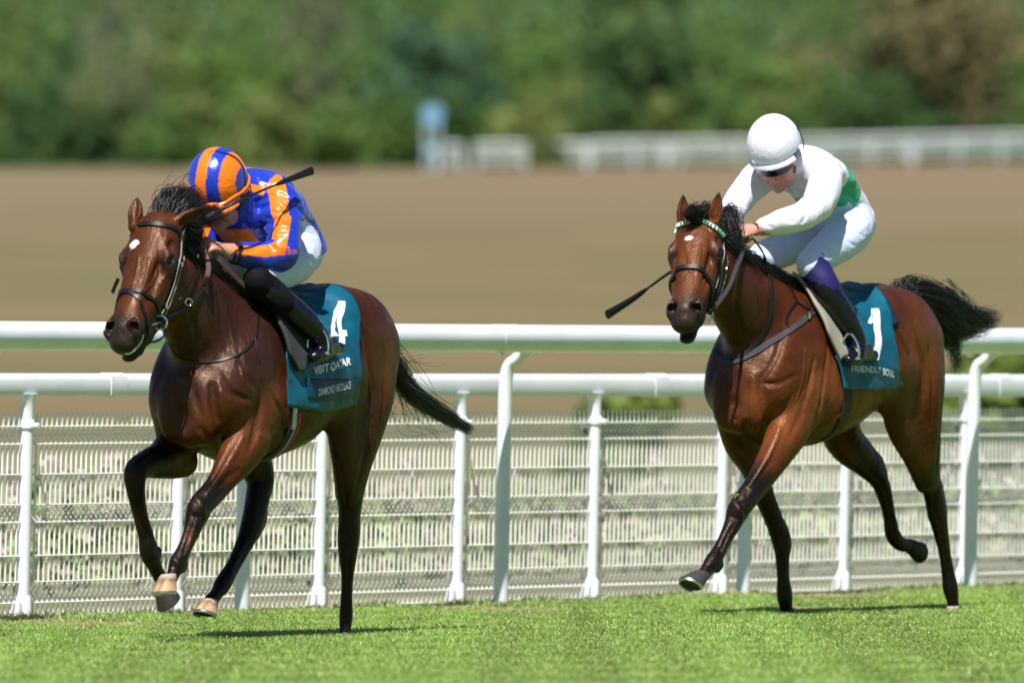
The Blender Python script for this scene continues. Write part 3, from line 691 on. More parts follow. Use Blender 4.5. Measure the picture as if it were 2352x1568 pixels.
def horse_mat():
    m = bpy.data.materials.new("bay_coat"); m.use_nodes = True; t = m.node_tree; L = t.links.new; b = t.nodes["Principled BSDF"]; N = t.nodes.new
    tc = N("ShaderNodeTexCoord"); at_ = N("ShaderNodeAttribute"); at_.attribute_name = "Col"
    n = N("ShaderNodeTexNoise"); n.inputs["Scale"].default_value = 9; n.inputs["Detail"].default_value = 5; L(tc.outputs["Object"], n.inputs["Vector"])
    r = N("ShaderNodeMapRange"); r.inputs[1].default_value = .3; r.inputs[2].default_value = .7; r.inputs[3].default_value = .78; r.inputs[4].default_value = 1.22; L(n.outputs["Fac"], r.inputs[0])
    mx = N("ShaderNodeMix"); mx.data_type = 'RGBA'; mx.blend_type = 'MULTIPLY'; mx.inputs[0].default_value = 1; L(at_.outputs["Color"], mx.inputs[6]); L(r.outputs[0], mx.inputs[7]); L(mx.outputs[2], b.inputs["Base Color"])
    n2 = N("ShaderNodeTexNoise"); n2.inputs["Scale"].default_value = 16; n2.inputs["Detail"].default_value = 4; L(tc.outputs["Object"], n2.inputs["Vector"])
    r2 = N("ShaderNodeMapRange"); r2.inputs[1].default_value = .35; r2.inputs[2].default_value = .65; r2.inputs[3].default_value = .36; r2.inputs[4].default_value = .50; L(n2.outputs["Fac"], r2.inputs[0]); L(r2.outputs[0], b.inputs["Roughness"])
    b.inputs["Specular IOR Level"].default_value = .32; b.inputs["Specular Tint"].default_value = (1, .68, .50, 1)
    mp = N("ShaderNodeMapping"); mp.inputs["Scale"].default_value = (1, 1, .35); L(tc.outputs["Object"], mp.inputs[0])
    h1_ = N("ShaderNodeTexNoise"); h1_.inputs["Scale"].default_value = 140; h1_.inputs["Detail"].default_value = 3; L(mp.outputs[0], h1_.inputs["Vector"])
    h2_ = N("ShaderNodeTexNoise"); h2_.inputs["Scale"].default_value = 15; h2_.inputs["Detail"].default_value = 3; h2_.inputs["Distortion"].default_value = 1.2; L(mp.outputs[0], h2_.inputs["Vector"])
    b1 = N("ShaderNodeBump"); b1.inputs["Strength"].default_value = .4; b1.inputs["Distance"].default_value = .003; L(h1_.outputs["Fac"], b1.inputs["Height"])
    b2 = N("ShaderNodeBump"); b2.inputs["Strength"].default_value = .38; b2.inputs["Distance"].default_value = .010; L(h2_.outputs["Fac"], b2.inputs["Height"]); L(b1.outputs[0], b2.inputs["Normal"])
    h3_ = N("ShaderNodeTexNoise"); h3_.inputs["Scale"].default_value = 7; h3_.inputs["Detail"].default_value = 2; h3_.inputs["Distortion"].default_value = 1.5; L(mp.outputs[0], h3_.inputs["Vector"])
    pp = N("ShaderNodeMath"); pp.operation = 'PINGPONG'; pp.inputs[1].default_value = .06; L(h3_.outputs["Fac"], pp.inputs[0]); pw = N("ShaderNodeMath"); pw.operation = 'POWER'; pw.inputs[1].default_value = 3; ms = N("ShaderNodeMath"); ms.operation = 'MULTIPLY'; ms.inputs[1].default_value = 16.6; L(pp.outputs[0], ms.inputs[0]); L(ms.outputs[0], pw.inputs[0])
    b3 = N("ShaderNodeBump"); b3.inputs["Strength"].default_value = .2; b3.inputs["Distance"].default_value = .004; L(pw.outputs[0], b3.inputs["Height"]); L(b2.outputs[0], b3.inputs["Normal"]); L(b3.outputs[0], b.inputs["Normal"])
    return m
M['coat'] = horse_mat()
M['hoof'] = mat('hoof_horn', attr='Col', rough=.45, var=.2, vscale=60, bump=.2, bscale=120, bdist=.001)
def hoof(fr, root, cor, toe, down, label, pale, S=1.0, shoe=True, sole=(.02, .017, .013)):
    """a hoof: wall, sole and shoe; cor = centre of the coronet, toe = direction of the toe, down = from coronet to ground"""
    down = unit(down); toe = np.array(toe, float); toe = unit(toe - (toe @ down) * down); sd = np.cross(down, toe); cor = np.array(cor, float)
    def ring(c, a, b, heel=.78):
        R = []
        for q in np.linspace(0, 2 * PI, 28, endpoint=False):
            x = math.cos(q); y = math.sin(q); x = x if x > 0 else x * heel; R.append(c + toe * a * x + sd * b * y)
        return R
    ht = .075 * S
    C = [(0, -.006, .034, .031), (.12, .0, .039, .036), (.35, .010, .045, .042), (.7, .022, .052, .048), (1., .032, .059, .054)]
    mb = MB(); R = [ring(cor + down * ht * q + toe * o * S, a * S, b * S) for q, o, a, b in C]; V = [p_ for r in R for p_ in r]; n = 28
    R.append(ring(cor + down * ht * .99 + toe * .032 * S, .046 * S, .042 * S)); R.append(ring(cor + down * ht * .90 + toe * .03 * S, .034 * S, .030 * S))
    mb.rings(R); me_o = mb.build("hoof", M['hoof'], root, sharp=60)
    me = me_o.data; co = np.zeros(len(me.vertices) * 3, np.float32); me.vertices.foreach_get("co", co); co = co.reshape(-1, 3); hgt = ((co - cor) @ down) / ht; sdv = (co - cor) @ sd
    Cc = np.zeros((len(co), 4), np.float32); Cc[:, 3] = 1; pl = np.array(pale); dk = np.array((.045, .032, .026))
    for i in range(len(co)):
        q = min(1, max(0, (hgt[i] - .04) / .2)); st = .55 + .45 * (vnoise(sdv[i] * 22 + 1., hgt[i] * 2.5, 0, 1., 2.) > -.15); st *= 1 - .45 * (.22 < hgt[i] < .42)
        c_ = np.array((.42, .36, .32)) * (1 - q) + pl * st * q if pl.max() > .1 else pl
        if i >= len(V): c_ = np.array(sole)
        Cc[i, :3] = c_
    a_ = me.attributes.new("Col", 'FLOAT_COLOR', 'POINT'); a_.data.foreach_set("color", Cc.ravel())
    if label: me_o["label"] = label
    if shoe:
        mb = MB(); P_ = []; c = cor + down * (ht + .004 * S) + toe * .032 * S
        for q in np.linspace(-2.35, 2.35, 30):
            x = math.cos(q); x = x if x > 0 else x * .85; P_.append(c + toe * .051 * S * x + sd * .047 * S * math.sin(q))
        mb.tube(P_, .0078 * S, n=8, flat=(1.15, .75), U=sd * 0 + down); mb.build("horseshoe", M['shoe'], me_o)
    return me_o
def eye(h, root, s_, S):
    c = h.p(.151 * S, -.048 * 1.19 * S, .0905 * 1.19 * s_ * S); mb = MB(); mb.sphere(c, .0225 * S, nu=20, nv=14); return mb.build("eye", M['eye'], root)

def build_horse(fr, root, spec):
    """spec: dict with torso stations, legs, neck, head; all in the horse's own axes"""
    vox = VOX; f = Field(spec['lo'], spec['hi'], vox)
    col_pts = []; col_val = []; col_r = []
    # trunk from stations (t, ztop, zbot, halfwidth)
    St = np.array(spec['torso']); tt = crom(St, 8)
    lo = (St[0, 0] - .03, -.45, St[:, 2].min() - .1); hi = (St[-1, 0] + .03, .45, St[:, 1].max() + .1)
    sl_, X, Y, Z = f.win(lo, hi); tx = np.clip(X, St[0, 0], St[-1, 0]); zt, zb, hw = (np.interp(tx, tt[:, 0], tt[:, i]).astype(np.float32) for i in (1, 2, 3))
    zc = (zt + zb) / 2; hh = (zt - zb) / 2; zn = (Z - zc) / hh
    ww = hw * (1 - .16 * np.clip(zn, -1, 1) - .10 * np.clip(zn, 0, 1) ** 2)
    ex = 2.25; rho = (np.abs(Y / ww) ** ex + np.abs(zn) ** ex) ** (1 / ex); d = (rho - 1) * np.minimum(ww, hh) * .95
    d = np.maximum(d, np.maximum(St[0, 0] + .01 - X, X - St[-1, 0] + .01)).astype(np.float32)
    f.mix(sl_, d, .02)
    for N, k in spec['mass']: f.chain(N, k, (0, 1, 0), 4)
    for c, r, k in spec['lumps']: f.ell(c, r, None, k)
    f.chain(spec['neck'], .06, (0, 1, 0), 6)
    for leg in spec['legs']:
        f.chain([a[:5] for a in leg['N']], leg.get('k', .03), leg.get('U', (0, 1, 0)), 5)
        for N, k in leg.get('extra', []): f.chain(N, k, (0, 1, 0), 4)
    for N, k in spec.get('cuts', []): f.chain(N, k, (0, 1, 0), 4, True)
    hd = spec['head']; S = spec['S']
    for pts, r in spec.get('grooves', []): f.line(fr, pts, r * 1.3, .016, r * .40, True)
    for pts, r in spec.get('ridges', []): f.line(fr, pts, r, .02, -r * .2, False)
    f.smooth(1)
    head_field(f, hd, S, spec.get('mouth', 0))
    for pts, r in spec.get('veins', []): f.line(fr, pts, r, .007, -r * .1, False)
    for e in spec['ears']: ear_field(f, *e)
    V, Q = f.mesh()
    # ---- coat colour: bay, black points, dark muzzle
    P = []; A = []
    for leg in spec['legs']:
        C = crom([a[:3] + (a[5],) if isinstance(a, tuple) else list(a[:3]) + [a[5]] for a in leg['N']], 8); P.append(C[:, :3]); A.append(np.clip(C[:, 3], 0, 1))
    ng = crom([a[:3] for a in spec['neck']], 6); P.append(ng); A.append(np.zeros(len(ng)))
    tg = np.array([(t_, y_, (a + b) / 2 + o) for t_, a, b, c in spec['torso'] for y_ in (-.18, 0, .18) for o in (-.2, 0, .2)]); P.append(tg); A.append(np.zeros(len(tg)))
    P = np.concatenate(P).astype(np.float32); A = np.concatenate(A).astype(np.float32)
    num = np.zeros(len(V), np.float32); den = np.zeros(len(V), np.float32)
    for i in range(len(P)):
        w_ = 1 / (((V - P[i]) ** 2).sum(1) + 2e-4) ** 4; num += w_ * A[i]; den += w_
    bl = num / den; nz = vnoise(V[:, 0] * 2, V[:, 1] * 2, V[:, 2] * 2, 1.3, 1.); nz2 = vnoise(V[:, 0], V[:, 1], V[:, 2], 5.1, 2.)
    bl = np.clip((bl + nz * .06 - .16) / .42, 0, 1); bl = bl * bl * (3 - 2 * bl)
    base = BAY * spec.get('tone', 1) * (1 + .12 * nz + .08 * nz2)[:, None]
    # warmer lower flank and forearm, darker back
    u, v, w_ = hd.inv(V); u, v, w_ = u / S, v / S / 1.19, w_ / S / 1.19; inh = (u > -.14) & (u < .75) & (np.abs(w_) < .17) & (v > -.33) & (v < .12)
    lim = np.clip(sum(np.exp(-((V - np.array(p_)) ** 2).sum(1) / (2 * r_ * r_)) for p_, r_ in spec['orange']), 0, 1)[:, None]
    base = base * (1 - lim) + ORG * spec.get('tone', 1) * lim
    if spec.get('wet_shade'):
        wt = np.clip(sum(np.exp(-((V - np.array(p_)) ** 2).sum(1) / (2 * r_ * r_)) for p_, r_ in spec['wet_shade']), 0, 1)[:, None] * .9  # sweaty coat, plus painted shade on neck, chest and belly
        base = base * (1 - wt) + np.array((.034, .012, .009)) * wt
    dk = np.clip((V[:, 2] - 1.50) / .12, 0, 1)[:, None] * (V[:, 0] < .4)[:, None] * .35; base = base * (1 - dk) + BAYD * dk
    C = base * (1 - bl[:, None]) + BLK * bl[:, None]
    if True:
        mz = np.clip((u - .415 + .03 * nz) / .08, 0, 1) * inh; hc = ORG * .72 * (1 + .2 * nz)[:, None] * spec.get('tone', 1)
        fh = inh[:, None] * np.clip(1 - np.abs(w_ / .13) ** 3, 0, 1)[:, None]; C = C * (1 - fh * .55) + hc * fh * .55
        ey = np.clip(np.exp(-(((u - .15) / .045) ** 2 + ((v + .055) / .04) ** 2)) * 1.3, 0, 1) * (np.abs(w_) > .07) * inh; dk2 = np.maximum(mz * .93, ey * .9)[:, None]
        C = C * (1 - dk2) + MUZ * dk2
        ns = np.exp(-(((u - .506) / .024) ** 2 + ((v + .020) / .022) ** 2 + ((np.abs(w_) - .050) / .022) ** 2) * .9) * inh; ns = np.clip(ns * 1.6 - .35, 0, 1)[:, None]; C = C * (1 - ns) + np.array((.003, .0025, .0025)) * ns  # shade inside the nostrils painted near black
        cr = np.clip((u - .3) / .1, 0, 1) * np.clip(1 - np.abs(v + .15) / .1, 0, 1) * inh * .5; C = C * (1 - cr[:, None]) + MUZ * cr[:, None]
        su, sw, sr = spec['star']; ds = np.sqrt(((u - su) / sr[0]) ** 2 + ((w_ - sw) / sr[1]) ** 2) + .35 * vnoise(u * 20, w_ * 20, 0, 1., .5); st = np.clip((1.05 - ds) / .18, 0, 1) * inh * (v > -.08); C = C * (1 - st[:, None]) + np.array((.75, .72, .68)) * st[:, None]
        for e in spec['ears']:
            b_, t_ = np.array(e[0]), np.array(e[1]); q = ((V - b_) @ (t_ - b_)) / ((t_ - b_) @ (t_ - b_)); dd = np.linalg.norm(V - b_ - np.clip(q, 0, 1)[:, None] * (t_ - b_), axis=1); q = np.clip((q - .66) / .25, 0, 1) * (dd < .06); C = C * (1 - q[:, None]) + BLK * q[:, None]
    C = np.clip(C, .003, .9)
    o = npmesh("body", V, Q, M['coat'], root, attrs={"Col": C})
    bvh = bvh_of(V, Q)
    print("horse", len(V), round(time.time() - T0, 1))
    return V, Q, bvh

def n_(fr, px, py, w_, ru, rv=None, b=0.):
    p = fr.q(px, py, w_); return (p[0], p[1], p[2], ru, rv if rv else ru, b)
# ---------------------------------------------------------------- left-hand horse
h1 = Frame(-1.047, 58.67, 62); q1 = h1.q
R1 = empty("horse", h1.world((0, 0, 0)), h1.rot); tag(R1, "bay racehorse wearing cloth number 4, white star on its forehead, galloping on the left", "horse")
head1 = Head(q1(343, 515, 0), rotx(h1, 28, 31, 0))
k1 = lambda *a: n_(h1, *a)
spec1 = dict(lo=(-1.05, -.42, -.02), hi=(1.62, .42, 2.05), S=1.0, tone=.62,
    torso=[(-.86, 1.36, 1.22, .03), (-.82, 1.43, 1.12, .11), (-.70, 1.52, 1.03, .20), (-.5, 1.575, .99, .265), (-.28, 1.545, .95, .285), (-.08, 1.50, .885, .295), (.1, 1.475, .82, .30), (.28, 1.49, .785, .285), (.45, 1.52, .80, .25), (.6, 1.45, .86, .22), (.72, 1.32, .93, .18), (.80, 1.20, 1.02, .09), (.83, 1.14, 1.08, .03)],
    neck=[(.30, 0, 1.27, .17, .26), (.50, 0, 1.33, .165, .255), (.68, 0, 1.42, .135, .225), (.82, 0, 1.51, .108, .185), (.94, 0, 1.60, .088, .150), (1.02, 0, 1.68, .076, .115), (1.06, 0, 1.74, .068, .085)],
    mass=[
        ([(.34, .10, 1.36, .09, .12), (.46, .15, 1.26, .10, .15), (.60, .16, 1.14, .09, .14), (.69, .15, 1.05, .075, .11)], .07),      # shoulders
        ([(.34, -.10, 1.36, .09, .12), (.46, -.15, 1.26, .10, .15), (.60, -.16, 1.14, .09, .14), (.69, -.15, 1.05, .075, .11)], .07),
        ([(-.30, .15, 1.42, .10, .12), (-.50, .16, 1.36, .12, .17), (-.68, .13, 1.28, .10, .15), (-.78, .08, 1.22, .06, .09)], .08),     # rump
        ([(-.30, -.15, 1.42, .10, .12), (-.50, -.16, 1.36, .12, .17), (-.68, -.13, 1.28, .10, .15), (-.78, -.08, 1.22, .06, .09)], .08)],
    lumps=[((.76, .075, 1.02), (.07, .075, .15), .03), ((.76, -.075, 1.02), (.07, .075, .15), .03), ((.74, .0, .93), (.08, .10, .08), .03),
        ((.46, .215, 1.03), (.12, .06, .13), .02), ((.46, -.215, 1.03), (.12, .06, .13), .02), ((.06, 0, .95), (.3, .2, .12), .05)],
    cuts=[([(.90, 0, 1.16, .012, .012), (.87, 0, 1.03, .014, .014), (.84, 0, .95, .01, .01)], .03), ([(.60, .275, 1.22, .008, .008), (.57, .285, 1.10, .010, .010), (.50, .290, .98, .008, .008)], .03),
        ([(.28, .31, 1.18, .01, .01), (.30, .315, 1.05, .012, .012), (.34, .30, .92, .01, .01)], .035), ([(.80, .135, 1.12, .008, .008), (.79, .15, 1.0, .012, .012), (.74, .14, .90, .008, .008)], .025)],
    legs=[
      dict(N=[k1(590, 930, .17, .085, .12, 0), k1(566, 1000, .17, .085, .115, 0), k1(535, 1060, .165, .068, .085, 0), k1(497, 1120, .15, .05, .062, .35), k1(458, 1165, .14, .050, .055, 1), k1(446, 1200, .135, .041, .044, .75), k1(432, 1238, .13, .029, .034, .3), k1(420, 1268, .125, .031, .036, .9), k1(408, 1292, .12, .036, .04, 1), k1(398, 1318, .12, .028, .03, 1), k1(388, 1338, .12, .028, .03, 1)],
           extra=[([k1(590, 1010, .2, .06, .07)[:5], k1(560, 1060, .19, .045, .06)[:5], k1(520, 1105, .17, .03, .03)[:5]], .02), ([k1(474, 1180, .13, .018, .018)[:5], k1(452, 1225, .12, .013, .013)[:5], k1(430, 1270, .115, .014, .014)[:5]], .01), ([k1(420, 1296, .12, .024, .026)[:5], k1(417, 1306, .12, .020, .022)[:5]], .015), ([k1(450, 1162, .14, .03, .03)[:5], k1(446, 1182, .138, .026, .026)[:5]], .015)]),
      dict(N=[k1(395, 940, -.17, .085, .11, 0), k1(405, 1010, -.17, .085, .10, 0), k1(375, 1050, -.17, .072, .08, .3), k1(335, 1065, -.17, .058, .06, .8), k1(312, 1085, -.17, .052, .055, 1), k1(312, 1125, -.165, .041, .044, .8), k1(322, 1180, -.16, .032, .036, .3), k1(335, 1230, -.155, .034, .037, .7), k1(343, 1268, -.15, .041, .045, 1), k1(355, 1300, -.14, .031, .033, 1), k1(368, 1325, -.135, .030, .032, 1)],
           extra=[([k1(418, 1060, -.16, .07, .07)[:5], k1(390, 1068, -.165, .06, .06)[:5], k1(350, 1080, -.17, .03, .03)[:5]], .02), ([k1(358, 1266, -.15, .026, .028)[:5], k1(360, 1280, -.15, .02, .022)[:5]], .015)]),
      dict(N=[(-.42, -.17, 1.25, .12, .17, 0), (-.20, -.18, 1.05, .11, .15, 0), (-.03, -.17, .90, .09, .12, .1), k1(596, 1090, -.14, .060, .080, .5), k1(590, 1150, -.125, .050, .062, .9), k1(578, 1205, -.12, .046, .058, 1), k1(560, 1250, -.12, .037, .042, 1), k1(535, 1300, -.12, .030, .036, 1), k1(513, 1338, -.12, .037, .040, 1), k1(498, 1362, -.12, .029, .030, 1), k1(484, 1378, -.12, .030, .030, .8)],
           extra=[([k1(598, 1150, -.125, .026, .03)[:5], k1(598, 1195, -.125, .03, .03)[:5], k1(582, 1228, -.12, .026, .026)[:5]], .02)]),
      dict(N=[(-.60, .15, 1.30, .12, .17, 0), (-.52, .17, 1.10, .115, .18, 0), k1(822, 985, .16, .105, .14, 0), k1(812, 1060, .15, .078, .10, .1), k1(806, 1120, .14, .060, .075, .35), k1(803, 1180, .135, .046, .058, .6), k1(800, 1235, .13, .048, .052, 1), k1(799, 1275, .13, .040, .044, 1), k1(798, 1325, .125, .026, .032, .6), k1(796, 1370, .12, .025, .030, .5), k1(795, 1410, .12, .030, .032, .9), k1(793, 1440, .12, .026, .028, 1), k1(792, 1455, .12, .026, .028, 1)],
           extra=[([(-.28, .19, 1.15, .07, .12), k1(790, 985, .18, .06, .11)[:5], k1(790, 1055, .165, .05, .07)[:5], k1(793, 1130, .15, .035, .045)[:5]], .06), ([k1(808, 1155, .13, .026, .03)[:5], k1(811, 1210, .13, .030, .034)[:5], k1(807, 1250, .128, .026, .03)[:5]], .02)]),
    ],
    grooves=[([(438, 863), (445, 906), (458, 954), (462, 985)], .016), ([(462, 985), (479, 1008), (509, 986), (538, 960)], .013), ([(602, 880), (596, 940), (585, 998), (568, 1043)], .016), ([(420, 930), (422, 965), (424, 995)], .012),
        ([(547, 1080), (513, 1105), (487, 1138)], .010), ([(432, 700), (448, 757), (466, 826)], .012), ([(500, 680), (512, 740), (520, 800)], .014), ([(488, 880), (486, 925), (500, 965)], .010), ([(545, 800), (560, 850), (585, 890)], .014), ([(360, 1035), (400, 1020), (425, 1035)], .010), ([(835, 760), (850, 830), (845, 920)], .014), ([(880, 800), (884, 900), (868, 1000)], .010), ([(470, 700), (490, 770), (500, 830)], .010), ([(620, 900), (650, 960), (660, 1020)], .009), ([(505, 860), (530, 900), (575, 920)], .012), ([(850, 960), (840, 1040), (822, 1110)], .010), ([(770, 1040), (790, 1110), (795, 1170)], .010), ([(441, 1208), (433, 1235), (424, 1262)], .006), ([(322, 1140), (330, 1185), (342, 1235)], .007), ([(583, 1228), (565, 1268), (540, 1312)], .006), ([(803, 1282), (800, 1325), (798, 1368)], .005), ([(444, 1150), (458, 1156), (474, 1152)], .006), ([(440, 1180), (450, 1186), (462, 1184)], .006), ([(300, 1105), (312, 1110), (325, 1106)], .006), ([(400, 1300), (412, 1306), (420, 1302)], .005), ([(335, 1285), (348, 1290), (358, 1284)], .005), ([(795, 1200), (790, 1230), (792, 1258)], .007), ([(575, 1180), (572, 1210), (566, 1235)], .007)],
    ridges=[([(445, 1140), (462, 1160), (470, 1185)], .014), ([(306, 1065), (312, 1095)], .016), ([(560, 1000), (520, 1070), (478, 1130)], .014), ([(400, 1285), (415, 1300)], .012)],
    veins=[([(410, 612), (395, 622), (380, 634), (372, 650)], .0045), ([(345, 590), (338, 630), (322, 680)], .005), ([(385, 640), (368, 672), (352, 690)], .004), ([(530, 1010), (505, 1060), (485, 1100)], .005), ([(548, 830), (560, 870), (572, 930)], .006), ([(690, 960), (640, 990), (600, 1000)], .006), ([(450, 1200), (438, 1240), (425, 1275)], .005), ([(325, 1140), (335, 1200), (345, 1250)], .005), ([(520, 700), (530, 760), (545, 820)], .006), ([(362, 620), (350, 650), (335, 668)], .004), ([(318, 590), (312, 630), (300, 668)], .004)],
    head=head1, ears=[], star=(.100, -.040, (.026, .019)), mouth=.004,
    orange=[((.56, .24, .98), .09), ((.70, .18, .86), .08), ((.42, .26, 1.12), .10), ((-.55, .28, 1.2), .12), ((.80, .10, 1.0), .06)], wet_shade=[((.75, .1, 1.45), .16), ((.62, .1, 1.25), .13), ((.5, .2, 1.35), .13), ((.85, 0, 1.25), .15), ((.8, -.12, 1.1), .13), ((-.2, .25, .95), .2), ((-.45, .1, .8), .15)])
spec1['ears'] = [(q1(309, 508, -.085), q1(315, 456, -.10), h1.v(-.25, -1, .1), .034), (q1(402, 512, .075), q1(470, 478, .17), h1.v(.1, -.7, -.5), .034)]
V1, Q1, B1 = build_horse(h1, R1, spec1)
for s_ in (-1, 1): eye(head1, R1, s_, 1.0)
dn = h1.v
hoof(h1, R1, q1(386, 1318, .12), (1, -.1, 0), (.06, .10, -1), None, (.46, .29, .15), 1.05)
hoof(h1, R1, q1(371, 1338, -.135), h1.v(.15, -.25, -1), h1.v(.35, .35, -.55), "dark hoof with its sole turned down and back", (.03, .024, .02), 1.1, False)
hoof(h1, R1, q1(484, 1376, -.12), (1, .1, .1), (.38, 0, -1), None, (.50, .33, .19), 1.02)
hoof(h1, R1, q1(792, 1448, .12), np.array((1., 0, 0)), np.array((0, 0, -1.)), None, (.035, .03, .028), .72, False)

